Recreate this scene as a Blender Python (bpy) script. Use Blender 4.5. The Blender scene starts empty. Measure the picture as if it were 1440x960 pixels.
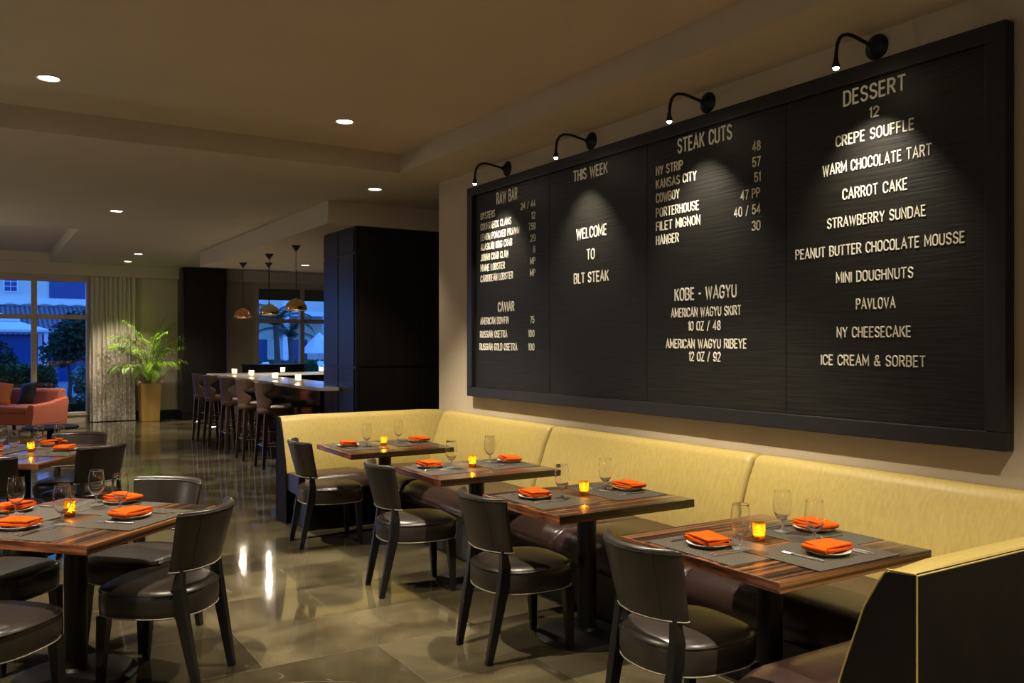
import bpy, bmesh, math, random
from mathutils import Vector, Matrix
random.seed(7)
PI = math.pi
SC = bpy.context.scene
COL = SC.collection
R = math.radians

# ------------------------------------------------------------------ camera, view, world, lamps
cd = bpy.data.cameras.new('camera'); cam = bpy.data.objects.new('camera', cd); COL.objects.link(cam)
cam.location = (0, 0, 1.58); cam.rotation_euler = (R(90), 0, -R(32.07))
cd.sensor_width = 36.0; cd.lens = 36.0 * 1208 / 1440; cd.shift_y = 4.0 / 1440; cd.clip_end = 300; cd.clip_start = .05
SC.camera = cam
vs = SC.view_settings
vs.view_transform = 'Standard'; vs.look = 'None'; vs.gamma = 1.0; vs.use_curve_mapping = False
vs.exposure = 0.43
cy = SC.cycles
cy.max_bounces = 10; cy.diffuse_bounces = 4; cy.glossy_bounces = 5; cy.transmission_bounces = 10; cy.transparent_max_bounces = 12
cy.sample_clamp_indirect = 4.0; cy.caustics_refractive = False; cy.caustics_reflective = False
cy.use_denoising = True

W = bpy.data.worlds.new('dusk'); SC.world = W; W.use_nodes = True
wn = W.node_tree.nodes; wl = W.node_tree.links
tc = wn.new('ShaderNodeTexCoord'); sep = wn.new('ShaderNodeSeparateXYZ'); cr = wn.new('ShaderNodeValToRGB')
wl.new(tc.outputs['Generated'], sep.inputs[0]); wl.new(sep.outputs['Z'], cr.inputs[0])
cr.color_ramp.elements[0].position = .0; cr.color_ramp.elements[0].color = (.085, .25, .78, 1)
cr.color_ramp.elements[1].position = .7; cr.color_ramp.elements[1].color = (.035, .14, .62, 1)
wl.new(cr.outputs[0], wn['Background'].inputs[0]); wn['Background'].inputs[1].default_value = 3.5

WARM = (1.0, .87, .66)
def lamp(name, kind, loc, energy, color=WARM, parent=None, **kw):
    l = bpy.data.lights.new(name, kind); l.energy = energy; l.color = color
    for k, v in kw.items(): setattr(l, k, v)
    o = bpy.data.objects.new(name, l); COL.objects.link(o); o.location = loc
    if parent: o.parent = parent
    return o
# added fill lights out of view, brightening the ceiling and the far end
for (x, y, z, e) in ((-2.4, 2.0, 1.4, 22), (-2.4, 7.0, 1.4, 24), (-1.4, -2.2, 1.4, 18), (-2.5, 13.5, 1.4, 95)):
    lamp('fill_light', 'POINT', (x, y, z), e, (1.0, .92, .79), shadow_soft_size=.25)
DOWN = 430.0
def downlight_light(x, y, z, e=None, parent=None, size=R(90), blend=.6):
    o = lamp('downlight_light', 'SPOT', (x, y, z), DOWN if e is None else e, WARM, parent, spot_size=size, spot_blend=blend, shadow_soft_size=.035)
    return o
# the rows of the downlight grid that run on above and behind the camera
for (x, y) in ((2.54, 3.7), (.43, 3.7), (2.54, .8), (.43, .8), (-1.7, 3.7), (-1.7, 6.6)):
    downlight_light(x, y, 3.36)
for (x, y) in ((-.6, 10.0), (-.6, 14.5), (5.6, 11.5), (5.6, 13.8)):
    downlight_light(x, y, 2.92 if x > 3 else 3.18, 110)

# ------------------------------------------------------------------ node materials
MATS = {}
def mat(name, base=(.5, .5, .5), rough=.5, metal=0., spec=.5, coat=0., coat_rough=.05, trans=0., ior=1.45, emit=None, estr=0., build=None, sheen=0.):
    if name in MATS: return MATS[name]
    m = bpy.data.materials.new(name); m.use_nodes = True
    b = m.node_tree.nodes['Principled BSDF']
    b.inputs['Base Color'].default_value = (*base, 1); b.inputs['Roughness'].default_value = rough
    b.inputs['Metallic'].default_value = metal; b.inputs['Specular IOR Level'].default_value = spec
    b.inputs['Coat Weight'].default_value = coat; b.inputs['Coat Roughness'].default_value = coat_rough
    b.inputs['Transmission Weight'].default_value = trans; b.inputs['IOR'].default_value = ior
    b.inputs['Sheen Weight'].default_value = sheen
    if emit: b.inputs['Emission Color'].default_value = (*emit, 1); b.inputs['Emission Strength'].default_value = estr
    if build: build(m.node_tree, b)
    MATS[name] = m
    return m
def N(nt, t, **kw):
    n = nt.nodes.new(t)
    for k, v in kw.items():
        if k in n.inputs: n.inputs[k].default_value = v
        else: setattr(n, k, v)
    return n
def coords(nt, scale=(1, 1, 1), rot=(0, 0, 0)):
    t = N(nt, 'ShaderNodeTexCoord'); mp = N(nt, 'ShaderNodeMapping')
    mp.inputs['Scale'].default_value = scale; mp.inputs['Rotation'].default_value = rot
    nt.links.new(t.outputs['Object'], mp.inputs[0]); return mp.outputs[0]
def ramp(nt, src, stops):
    r = N(nt, 'ShaderNodeValToRGB'); e = r.color_ramp.elements
    while len(e) < len(stops): e.new(.5)
    for el, (p, c) in zip(e, stops): el.position = p; el.color = (*c, 1)
    nt.links.new(src, r.inputs[0]); return r.outputs[0]
def bump(nt, b, src, strength=.2, dist=.002):
    n = N(nt, 'ShaderNodeBump', Strength=strength, Distance=dist)
    nt.links.new(src, n.inputs['Height']); nt.links.new(n.outputs[0], b.inputs['Normal'])
def noise_col(c1, c2, scale=8., stretch=(1, 1, 1), bs=0., bd=.002, detail=4., lo=.3, hi=.7):
    def f(nt, b):
        n = N(nt, 'ShaderNodeTexNoise', Scale=scale, Detail=detail); nt.links.new(coords(nt, stretch), n.inputs['Vector'])
        nt.links.new(ramp(nt, n.outputs[0], [(lo, c1), (hi, c2)]), b.inputs['Base Color'])
        if bs: bump(nt, b, n.outputs[0], bs, bd)
    return f

def floor_nodes(nt, b):
    v = coords(nt, (1, 1, 1), (0, 0, 0))
    br = N(nt, 'ShaderNodeTexBrick', offset=.5, squash=1.0)
    br.inputs['Scale'].default_value = 1.0; br.inputs['Mortar Size'].default_value = .0022; br.inputs['Mortar Smooth'].default_value = .2
    br.inputs['Brick Width'].default_value = 1.2; br.inputs['Row Height'].default_value = .6
    br.inputs['Color1'].default_value = (0, 0, 0, 1); br.inputs['Color2'].default_value = (1, 1, 1, 1); br.inputs['Mortar'].default_value = (.5, .5, .5, 1)
    nt.links.new(v, br.inputs['Vector'])
    # every slab gets its own piece of the stone: shift the noise by the slab's random grey
    sh = N(nt, 'ShaderNodeVectorMath', operation='MULTIPLY_ADD'); sh.inputs[1].default_value = (7, 5, 9)
    nt.links.new(br.outputs['Color'], sh.inputs[0]); nt.links.new(v, sh.inputs[2])
    n1 = N(nt, 'ShaderNodeTexNoise', Scale=1.3, Detail=6., Distortion=.7); nt.links.new(sh.outputs[0], n1.inputs['Vector'])
    base = ramp(nt, n1.outputs[0], [(.36, (.034, .027, .0145)), (.5, (.062, .051, .0285)), (.64, (.108, .090, .053))])
    tone = N(nt, 'ShaderNodeMapRange'); nt.links.new(br.outputs['Color'], tone.inputs[0]); tone.inputs[3].default_value = .72; tone.inputs[4].default_value = 1.22
    tm = N(nt, 'ShaderNodeVectorMath', operation='SCALE'); nt.links.new(base, tm.inputs[0]); nt.links.new(tone.outputs[0], tm.inputs['Scale']); base = tm.outputs[0]
    n2 = N(nt, 'ShaderNodeTexNoise', Scale=.75, Detail=4., Distortion=1.0); nt.links.new(sh.outputs[0], n2.inputs['Vector'])
    vein = ramp(nt, n2.outputs[0], [(.4965, (0, 0, 0)), (.5, (1, 1, 1)), (.5035, (0, 0, 0))])
    mx = N(nt, 'ShaderNodeMix', data_type='RGBA'); mx.inputs['B'].default_value = (.36, .30, .20, 1)
    n3 = N(nt, 'ShaderNodeTexNoise', Scale=2.3, Detail=3.); nt.links.new(sh.outputs[0], n3.inputs['Vector'])
    msk = ramp(nt, n3.outputs[0], [(.54, (0, 0, 0)), (.64, (.33, .33, .33))])
    vm = N(nt, 'ShaderNodeMath', operation='MULTIPLY'); nt.links.new(msk, vm.inputs[1])
    nt.links.new(vein, vm.inputs[0]); nt.links.new(vm.outputs[0], mx.inputs['Factor']); nt.links.new(base, mx.inputs['A'])
    m2 = N(nt, 'ShaderNodeMix', data_type='RGBA'); m2.inputs['B'].default_value = (.11, .092, .06, 1)
    nt.links.new(br.outputs['Fac'], m2.inputs['Factor']); nt.links.new(mx.outputs['Result'], m2.inputs['A'])
    nt.links.new(m2.outputs['Result'], b.inputs['Base Color'])
M_floor = mat('polished_marble', rough=.06, spec=.62, build=floor_nodes)
M_wall = mat('beige_plaster', rough=.85, spec=.2, build=noise_col((.49, .415, .31), (.53, .45, .34), 3., bs=.05))
M_ceil = mat('ceiling_plaster', rough=.9, spec=.15, build=noise_col((.51, .45, .355), (.54, .475, .375), 1.5))
M_soffit = mat('soffit_plaster', rough=.9, spec=.15, build=noise_col((.53, .465, .365), (.56, .49, .385), 1.5))
M_frame = mat('window_frame_paint', rough=.6, build=noise_col((.46, .37, .25), (.50, .40, .28), 4.))
def darkwood(nt, b):
    n = N(nt, 'ShaderNodeTexNoise', Scale=6., Detail=6.); nt.links.new(coords(nt, (1, 1, .08)), n.inputs['Vector'])
    nt.links.new(ramp(nt, n.outputs[0], [(.3, (.0085, .0072, .0066)), (.7, (.017, .0145, .0135))]), b.inputs['Base Color']); bump(nt, b, n.outputs[0], .1, .001)
M_dark = mat('black_stained_wood', rough=.33, spec=.45, build=darkwood)
M_black = mat('black_lacquered_wood', rough=.3, spec=.45, build=noise_col((.0065, .0055, .005), (.011, .0095, .0085), 20., (1, 1, .1)))
M_iron = mat('black_cast_iron', rough=.45, spec=.4, build=noise_col((.008, .0075, .007), (.013, .012, .011), 60., bs=.1, bd=.0005))
def leather_nodes(c1, c2):
    def f(nt, b):
        n = N(nt, 'ShaderNodeTexNoise', Scale=9., Detail=3.); co = coords(nt); nt.links.new(co, n.inputs['Vector'])
        nt.links.new(ramp(nt, n.outputs[0], [(.3, c1), (.7, c2)]), b.inputs['Base Color'])
        v = N(nt, 'ShaderNodeTexVoronoi', Scale=320.); nt.links.new(co, v.inputs['Vector'])
        n3 = N(nt, 'ShaderNodeTexNoise', Scale=22., Detail=2.); nt.links.new(co, n3.inputs['Vector'])
        ad = N(nt, 'ShaderNodeMath', operation='MULTIPLY_ADD'); ad.inputs[1].default_value = .12
        nt.links.new(v.outputs[0], ad.inputs[0]); nt.links.new(n3.outputs[0], ad.inputs[2]); bump(nt, b, ad.outputs[0], .22, .004)
    return f
M_leather = mat('brown_leather', rough=.34, spec=.5, build=leather_nodes((.019, .0145, .012), (.028, .021, .017)))
M_benchleather = mat('oxblood_brown_leather', rough=.27, spec=.5, build=leather_nodes((.026, .014, .012), (.038, .021, .018)))
M_stool = mat('tan_brown_leather', rough=.5, spec=.35, build=leather_nodes((.066, .033, .019), (.10, .05, .028)))
def vinyl(nt, b):
    co = coords(nt, (60, 60, 2.2)); n = N(nt, 'ShaderNodeTexNoise', Scale=1., Detail=4.); nt.links.new(co, n.inputs['Vector'])
    nt.links.new(ramp(nt, n.outputs[0], [(.3, (.355, .268, .082)), (.7, (.425, .325, .108))]), b.inputs['Base Color']); bump(nt, b, n.outputs[0], .06, .001)
M_matt = mat('matt_black_paint', rough=.8, spec=.2, build=noise_col((.008, .007, .007), (.012, .011, .01), 20.))
M_endleather = mat('dark_end_upholstery', rough=.6, spec=.12, build=leather_nodes((.006, .004, .0035), (.009, .006, .005)))
M_cream = mat('cream_bench_vinyl', rough=.42, spec=.35, build=vinyl)
M_piping = mat('pale_piping', rough=.35, spec=.5, build=noise_col((.30, .26, .21), (.36, .31, .25), 50.))
M_seam = mat('dark_thread', rough=.7, build=noise_col((.012, .009, .007), (.018, .013, .01), 90.))
def stripes(nt, b):
    n = N(nt, 'ShaderNodeTexNoise', Scale=1., Detail=3., Roughness=.6); nt.links.new(coords(nt, (.28, 36, 36)), n.inputs['Vector'])
    n2 = N(nt, 'ShaderNodeTexNoise', Scale=1., Detail=2.); nt.links.new(coords(nt, (.3, 7, 7)), n2.inputs['Vector'])
    a = N(nt, 'ShaderNodeMath', operation='MULTIPLY_ADD'); a.inputs[1].default_value = .3; nt.links.new(n2.outputs[0], a.inputs[0])
    h = N(nt, 'ShaderNodeMath', operation='MULTIPLY'); h.inputs[1].default_value = .7; nt.links.new(n.outputs[0], h.inputs[0]); nt.links.new(h.outputs[0], a.inputs[2])
    nt.links.new(ramp(nt, a.outputs[0], [(.40, (.011, .006, .004)), (.47, (.028, .012, .006)), (.51, (.13, .055, .021)), (.62, (.27, .125, .05))]), b.inputs['Base Color'])
M_ebony = mat('striped_ebony_veneer', rough=.32, spec=.4, coat=.75, coat_rough=.09, build=stripes)
def endgrain(nt, b):
    n = N(nt, 'ShaderNodeTexNoise', Scale=1., Detail=5.); nt.links.new(coords(nt, (30, 5, 60)), n.inputs['Vector'])
    nt.links.new(ramp(nt, n.outputs[0], [(.34, (.07, .024, .012)), (.52, (.30, .105, .045)), (.7, (.48, .21, .09))]), b.inputs['Base Color'])
M_edge = mat('striped_edge_banding', rough=.35, coat=.5, coat_rough=.12, build=endgrain)
def weave(nt, b):
    co = coords(nt); ck = N(nt, 'ShaderNodeTexChecker', Scale=235.); nt.links.new(co, ck.inputs['Vector'])
    nt.links.new(ramp(nt, ck.outputs['Fac'], [(.0, (.018, .016, .014)), (1., (.115, .10, .078))]), b.inputs['Base Color']); bump(nt, b, ck.outputs['Fac'], .3, .0006)
M_mat = mat('woven_vinyl', rough=.5, spec=.35, build=weave)
M_napkin = mat('orange_cotton', rough=.9, spec=.06, build=noise_col((.53, .072, .005), (.60, .092, .007), 30., bs=.15, bd=.001))
M_china = mat('white_china', rough=.12, spec=.5, build=noise_col((.66, .63, .57), (.69, .66, .60), 3.))
M_steel = mat('cutlery_steel', rough=.28, metal=1., build=noise_col((.68, .67, .65), (.75, .74, .72), 40.))
M_chrome = mat('chrome', rough=.08, metal=1., build=noise_col((.6, .6, .6), (.68, .68, .68), 5.))
def mixglass(col, transl, tw, ior=1.45, rough=.02):
    def f(nt, b):
        out = [n for n in nt.nodes if n.type == 'OUTPUT_MATERIAL'][0]
        t = N(nt, 'ShaderNodeBsdfTransparent'); t.inputs[0].default_value = (*col, 1)
        l = N(nt, 'ShaderNodeBsdfTranslucent'); l.inputs[0].default_value = (*transl, 1)
        g = N(nt, 'ShaderNodeBsdfGlossy'); g.inputs['Roughness'].default_value = rough
        m1 = N(nt, 'ShaderNodeMixShader'); m1.inputs[0].default_value = tw; nt.links.new(t.outputs[0], m1.inputs[1]); nt.links.new(l.outputs[0], m1.inputs[2])
        fr = N(nt, 'ShaderNodeLayerWeight', Blend=.5); pw = N(nt, 'ShaderNodeMath', operation='POWER'); pw.inputs[1].default_value = 4.; nt.links.new(fr.outputs['Facing'], pw.inputs[0]); sc_ = N(nt, 'ShaderNodeMath', operation='MULTIPLY_ADD'); sc_.inputs[1].default_value = .8; sc_.inputs[2].default_value = .05; nt.links.new(pw.outputs[0], sc_.inputs[0]); m2 = N(nt, 'ShaderNodeMixShader'); nt.links.new(sc_.outputs[0], m2.inputs[0])
        nt.links.new(m1.outputs[0], m2.inputs[1]); nt.links.new(g.outputs[0], m2.inputs[2]); nt.links.new(m2.outputs[0], out.inputs['Surface'])
    return f
M_bowl = mat('bowl_glass', base=(1, 1, 1), rough=.0, trans=1., ior=1.42)
M_glass = mat('clear_glass', base=(1, 1, 1), rough=.03, trans=.86, ior=1.46)
def amber(nt, b):
    for n in list(nt.nodes):
        if n != b and n.type != 'OUTPUT_MATERIAL': nt.nodes.remove(n)
    out = [n for n in nt.nodes if n.type == 'OUTPUT_MATERIAL'][0]
    t = N(nt, 'ShaderNodeBsdfTransparent'); t.inputs[0].default_value = (.95, .62, .10, 1)
    l = N(nt, 'ShaderNodeBsdfTranslucent'); l.inputs[0].default_value = (.92, .56, .07, 1)
    g = N(nt, 'ShaderNodeBsdfGlossy'); g.inputs['Roughness'].default_value = .05
    m1 = N(nt, 'ShaderNodeMixShader'); m1.inputs[0].default_value = .2; nt.links.new(t.outputs[0], m1.inputs[1]); nt.links.new(l.outputs[0], m1.inputs[2])
    fr = N(nt, 'ShaderNodeLayerWeight', Blend=.5); pw = N(nt, 'ShaderNodeMath', operation='POWER'); pw.inputs[1].default_value = 4.; nt.links.new(fr.outputs['Facing'], pw.inputs[0]); sc_ = N(nt, 'ShaderNodeMath', operation='MULTIPLY_ADD'); sc_.inputs[1].default_value = .8; sc_.inputs[2].default_value = .05; nt.links.new(pw.outputs[0], sc_.inputs[0]); m2 = N(nt, 'ShaderNodeMixShader'); nt.links.new(sc_.outputs[0], m2.inputs[0])
    nt.links.new(m1.outputs[0], m2.inputs[1]); nt.links.new(g.outputs[0], m2.inputs[2]); nt.links.new(m2.outputs[0], out.inputs['Surface'])
M_amber = mat('amber_glass', build=amber)
M_frost = mat('frosted_glass', build=mixglass((.95, .93, .9), (.95, .9, .8), .6))
M_pane = mat('window_pane_glass', build=mixglass((.93, .95, .96), (0, 0, 0), .0))
def curtain_nodes(nt, b):
    out = [n for n in nt.nodes if n.type == 'OUTPUT_MATERIAL'][0]
    co = coords(nt); v = N(nt, 'ShaderNodeTexVoronoi', Scale=19., Randomness=1.); nt.links.new(co, v.inputs['Vector'])
    sx = N(nt, 'ShaderNodeSeparateXYZ'); nt.links.new(co, sx.inputs[0])
    mr = N(nt, 'ShaderNodeMapRange'); nt.links.new(sx.outputs['Z'], mr.inputs[0]); mr.inputs[1].default_value = 1.75; mr.inputs[2].default_value = .0; mr.inputs[3].default_value = .10; mr.inputs[4].default_value = .54
    lt = N(nt, 'ShaderNodeMath', operation='LESS_THAN'); nt.links.new(v.outputs['Distance'], lt.inputs[0]); nt.links.new(mr.outputs[0], lt.inputs[1])
    mx = N(nt, 'ShaderNodeMix', data_type='RGBA'); mx.inputs['A'].default_value = (.58, .52, .42, 1); mx.inputs['B'].default_value = (.93, .89, .80, 1)
    nt.links.new(lt.outputs[0], mx.inputs['Factor']); nt.links.new(mx.outputs['Result'], b.inputs['Base Color'])
    rg = N(nt, 'ShaderNodeMapRange'); nt.links.new(lt.outputs[0], rg.inputs[0]); rg.inputs[3].default_value = .8; rg.inputs[4].default_value = .25; nt.links.new(rg.outputs[0], b.inputs['Roughness'])
    t = N(nt, 'ShaderNodeBsdfTransparent'); ms = N(nt, 'ShaderNodeMixShader'); ms.inputs[0].default_value = .14
    nt.links.new(b.outputs[0], ms.inputs[1]); nt.links.new(t.outputs[0], ms.inputs[2]); nt.links.new(ms.outputs[0], out.inputs['Surface'])
M_curtain = mat('sheer_patterned_fabric', build=curtain_nodes)
M_wax = mat('candle_wax', base=(.9, .62, .25), rough=.5, build=noise_col((.85, .6, .25), (.92, .68, .3), 20.))
M_wwax = mat('white_wax', rough=.5, build=noise_col((.85, .8, .7), (.9, .85, .75), 20.))
M_flame = mat('candle_flame', base=(1, .7, .3), emit=(1., .70, .26), estr=24.)
M_lens = mat('lit_lamp_lens', base=(1, .9, .7), emit=(1., .86, .62), estr=14.)
M_bulb = mat('lit_bulb', base=(1, .9, .7), emit=(1., .86, .60), estr=60.)
M_trimwhite = mat('white_enamel', rough=.5, build=noise_col((.55, .48, .38), (.6, .52, .42), 8.))
def felt(nt, b):
    n = N(nt, 'ShaderNodeTexNoise', Scale=1., Detail=3.); nt.links.new(coords(nt, (1, 3.5, 70)), n.inputs['Vector'])
    nt.links.new(ramp(nt, n.outputs[0], [(.3, (.008, .007, .0057)), (.7, (.0165, .0146, .0116))]), b.inputs['Base Color']); bump(nt, b, n.outputs[0], .45, .006)
M_felt = mat('ribbed_black_board', rough=.5, spec=.35, build=felt)
M_bframe = mat('black_board_frame', rough=.4, spec=.4, build=noise_col((.013, .0125, .0135), (.019, .018, .0185), 20.))
M_letter = mat('white_letter_plastic', rough=.4, spec=.4, build=noise_col((.86, .82, .70), (.92, .88, .76), 6.))
M_counter = mat('white_stone_counter', rough=.1, spec=.5, build=noise_col((.60, .56, .48), (.74, .70, .62), 3., detail=8.))
M_barfront = mat('glossy_black_panel', rough=.09, spec=.5, build=noise_col((.008, .007, .0065), (.014, .012, .011), 3.))
M_copper = mat('polished_copper', rough=.09, metal=1., build=noise_col((.80, .40, .24), (.85, .44, .27), 6.))
M_silver = mat('polished_nickel', rough=.09, metal=1., build=noise_col((.70, .62, .46), (.75, .66, .5), 6.))
M_brass = mat('polished_brass', rough=.09, metal=1., build=noise_col((.80, .55, .20), (.86, .6, .24), 6.))
M_stoolwood = mat('dark_walnut', rough=.3, spec=.5, coat=.3, build=noise_col((.022, .011, .007), (.045, .022, .013), 8., (1, 1, .1)))
M_rust = mat('rust_red_upholstery', rough=.8, sheen=.2, build=noise_col((.31, .058, .022), (.36, .073, .028), 40., bs=.1))
M_pillow = mat('orange_pillow_fabric', rough=.8, build=noise_col((.55, .16, .06), (.62, .19, .07), 60., bs=.1))
M_dpillow = mat('dark_pillow_fabric', rough=.75, build=noise_col((.012, .01, .016), (.02, .016, .022), 60., bs=.1))
M_planter = mat('mustard_wood_planter', rough=.4, spec=.4, build=noise_col((.40, .24, .055), (.52, .33, .09), 5., (1, 1, .12)))
M_soil = mat('dark_soil', rough=.95, build=noise_col((.02, .014, .009), (.04, .028, .018), 60., bs=.5, bd=.01))
M_palm = mat('palm_leaf', rough=.4, spec=.4, build=noise_col((.14, .30, .012), (.27, .48, .03), 12.))
M_stem = mat('palm_stem', rough=.5, build=noise_col((.16, .24, .03), (.22, .3, .05), 20.))
M_hedge = mat('hedge_leaf', rough=.7, build=noise_col((.02, .055, .012), (.055, .12, .022), 9.))
M_tree = mat('tree_leaf', rough=.8, build=noise_col((.012, .028, .010), (.03, .06, .018), 6.))
M_shrub = mat('shrub_leaf', rough=.6, build=noise_col((.10, .18, .09), (.24, .34, .22), 14.))
M_bark = mat('bark', rough=.9, build=noise_col((.06, .045, .03), (.11, .085, .06), 20., (1, 1, .3), bs=.5, bd=.01))
M_stucco = mat('pale_stucco', rough=.9, build=noise_col((.60, .58, .44), (.66, .63, .49), .6, bs=.05))
M_white = mat('white_trim_paint', rough=.6, build=noise_col((.72, .72, .72), (.78, .78, .78), 3.))
M_slate = mat('dark_window_glass', rough=.25, spec=.4, build=noise_col((.008, .045, .16), (.010, .055, .19), 1.))
def tiles(nt, b):
    co = coords(nt); w = N(nt, 'ShaderNodeTexWave', wave_type='BANDS', bands_direction='X', Scale=1.6, Distortion=.3); nt.links.new(co, w.inputs['Vector'])
    nt.links.new(ramp(nt, w.outputs['Fac'], [(.2, (.07, .06, .07)), (.8, (.19, .16, .17))]), b.inputs['Base Color']); bump(nt, b, w.outputs['Fac'], .6, .03)
M_tiles = mat('roof_tiles', rough=.8, build=tiles)
M_canvas = mat('white_canvas', rough=.8, build=noise_col((.7, .7, .72), (.76, .76, .78), 3.))
M_paving = mat('patio_paving', rough=.8, build=noise_col((.14, .14, .15), (.22, .21, .21), 2., bs=.1))
M_blind = mat('grey_roller_blind', rough=.85, build=noise_col((.09, .085, .075), (.11, .10, .09), 60.))
M_tarp = mat('blue_cover', rough=.6, build=noise_col((.03, .06, .3), (.04, .08, .36), 3.))

# ------------------------------------------------------------------ mesh helpers
class MB:
    def __init__(s): s.v = []; s.f = []; s.mi = []; s.cur = 0
    def add(s, vs, fs):
        o = len(s.v); s.v += [tuple(p) for p in vs]; s.f += [tuple(i + o for i in f) for f in fs]; s.mi += [s.cur] * len(fs); return s
    def box(s, x0, x1, y0, y1, z0, z1):
        return s.add([(x0, y0, z0), (x1, y0, z0), (x1, y1, z0), (x0, y1, z0), (x0, y0, z1), (x1, y0, z1), (x1, y1, z1), (x0, y1, z1)],
                     [(0, 3, 2, 1), (4, 5, 6, 7), (0, 1, 5, 4), (1, 2, 6, 5), (2, 3, 7, 6), (3, 0, 4, 7)])
    def loft(s, rings, closed=True, cap=True):
        n = len(rings[0]); o = []
        for r in rings: o += [tuple(p) for p in r]
        fs = []
        for k in range(len(rings) - 1):
            for i in range(n if closed else n - 1):
                j = (i + 1) % n; fs.append((k * n + i, k * n + j, (k + 1) * n + j, (k + 1) * n + i))
        if cap and closed: fs.append(tuple(range(n - 1, -1, -1))); fs.append(tuple((len(rings) - 1) * n + i for i in range(n)))
        return s.add(o, fs)
    def lathe(s, prof, n=24, c=(0, 0, 0), cap=True):
        return s.loft([[(c[0] + r * math.cos(2 * PI * i / n), c[1] + r * math.sin(2 * PI * i / n), c[2] + z) for i in range(n)] for r, z in prof], True, cap)
    def tube(s, pts, r, n=8, closed=False, cap=True, flat=1.):
        pts = [Vector(p) for p in pts]; m = len(pts); rs = r if isinstance(r, (list, tuple)) else [r] * m
        rings = []; prev = None
        for i, p in enumerate(pts):
            a = pts[i - 1] if (i or closed) else p; b = pts[(i + 1) % m] if (i < m - 1 or closed) else p
            t = (b - a).normalized()
            if prev is None:
                u = Vector((0, 0, 1)) if abs(t.z) < .9 else Vector((1, 0, 0)); u = (u - t * u.dot(t)).normalized()
            else: u = (prev - t * prev.dot(t)).normalized()
            prev = u; w = t.cross(u)
            rings.append([p + (u * math.cos(2 * PI * k / n) * flat + w * math.sin(2 * PI * k / n)) * rs[i] for k in range(n)])
        if closed: rings.append(rings[0]); cap = False
        return s.loft(rings, True, cap)
    def leg(s, path, half):          # square tapered bar through points, half sizes
        return s.loft([[(x - a, y - b, z), (x + a, y - b, z), (x + a, y + b, z), (x - a, y + b, z)] for (x, y, z), (a, b) in zip(path, half)])
    def extrude(s, poly, axis, a, b):  # 2D polygon swept along an axis ('x': poly is (y, z))
        def P(p, t): return (t, p[0], p[1]) if axis == 'x' else (p[0], t, p[1]) if axis == 'y' else (p[0], p[1], t)
        return s.loft([[P(p, a) for p in poly], [P(p, b) for p in poly]])
    def build(s, name, m, parent=None, smooth=True, ang=35, bevel=0., seg=2, loc=None):
        me = bpy.data.meshes.new(name); me.from_pydata(s.v, [], s.f)
        for mm in (m if isinstance(m, (list, tuple)) else [m]): me.materials.append(mm)
        me.polygons.foreach_set('material_index', s.mi)
        bm = bmesh.new(); bm.from_mesh(me); bmesh.ops.recalc_face_normals(bm, faces=bm.faces); bm.to_mesh(me); bm.free()
        if smooth:
            me.polygons.foreach_set('use_smooth', [True] * len(me.polygons)); me.set_sharp_from_angle(angle=R(ang))
        me.update()
        o = bpy.data.objects.new(name, me); COL.objects.link(o)
        if parent: o.parent = parent
        if loc: o.location = loc
        if bevel:
            b = o.modifiers.new('bevel', 'BEVEL'); b.width = bevel; b.segments = seg; b.limit_method = 'ANGLE'; b.angle_limit = R(40); b.harden_normals = False
        return o
def tag(o, label=None, cat=None, group=None, kind=None):
    if label: o['label'] = label
    if cat: o['category'] = cat
    if group: o['group'] = group
    if kind: o['kind'] = kind
    return o
def empty(name, loc, rz=0., label=None, cat=None, group=None):
    o = bpy.data.objects.new(name, None); COL.objects.link(o); o.location = loc; o.rotation_euler = (0, 0, rz); o.empty_display_size = .1
    return tag(o, label, cat, group)
KIDS = {}
def copy_tree(o, parent=None):
    c = o.copy(); COL.objects.link(c)
    if parent: c.parent = parent
    for ch in [k for k in bpy.data.objects if k.parent == o]: copy_tree(ch, c)
    return c
def struct(mb, name, m, **kw):
    o = mb.build(name, m, smooth=kw.pop('smooth', False), **kw); o['kind'] = 'structure'; return o
def sup(n, a, b, k=40, e=4., er=None):   # superellipse plan, front (+x) exponent e, rear exponent er
    pts = []
    for i in range(k):
        t = 2 * PI * i / k; c, s_ = math.cos(t), math.sin(t); ee = e if c >= 0 or er is None else er
        pts.append((a * math.copysign(abs(c) ** (2 / ee), c), b * math.copysign(abs(s_) ** (2 / ee), s_)))
    return pts

# ------------------------------------------------------------------ room shell
WX = 3.97                                     # face of the wall with the menu board
struct(MB().box(-8, 9, -4.2, 19.6, -.1, 0), 'floor', M_floor)
struct(MB().box(WX, WX + .18, -4.2, 7.72, 0, 3.5), 'wall_right', M_wall)
struct(MB().box(-8, WX + .18, -4.4, -4.2, 0, 3.5), 'wall_near', M_dark)
struct(MB().box(-8.2, -8, -4.4, 19.6, 0, 3.5), 'wall_left', M_wall)
struct(MB().box(9, 9.2, 7.5, 19.6, 0, 3.5), 'wall_bar', M_wall)
struct(MB().box(WX + .18, 9.2, 7.4, 7.54, 0, 3.5), 'wall_passage', M_wall)
ceil = MB()
ceil.box(-8, 3.42, -4.4, 7.46, 3.38, 3.5)                                   # raised coffer over the dining tables
ceil.box(3.42, WX + .2, -4.4, 7.46, 3.2, 3.5)
ceil.box(-8, 9.2, 7.46, 13.5, 3.2, 3.5)
ceil.box(1.25, 9.2, 13.5, 19.6, 3.2, 3.5); ceil.box(-8, 1.25, 13.5, 19.6, 3.38, 3.5)
struct(ceil, 'ceiling', M_ceil)
struct(MB().box(3.37, 9.0, 9.27, 15.7, 2.94, 3.22), 'ceiling_soffit', M_soffit)
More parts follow.
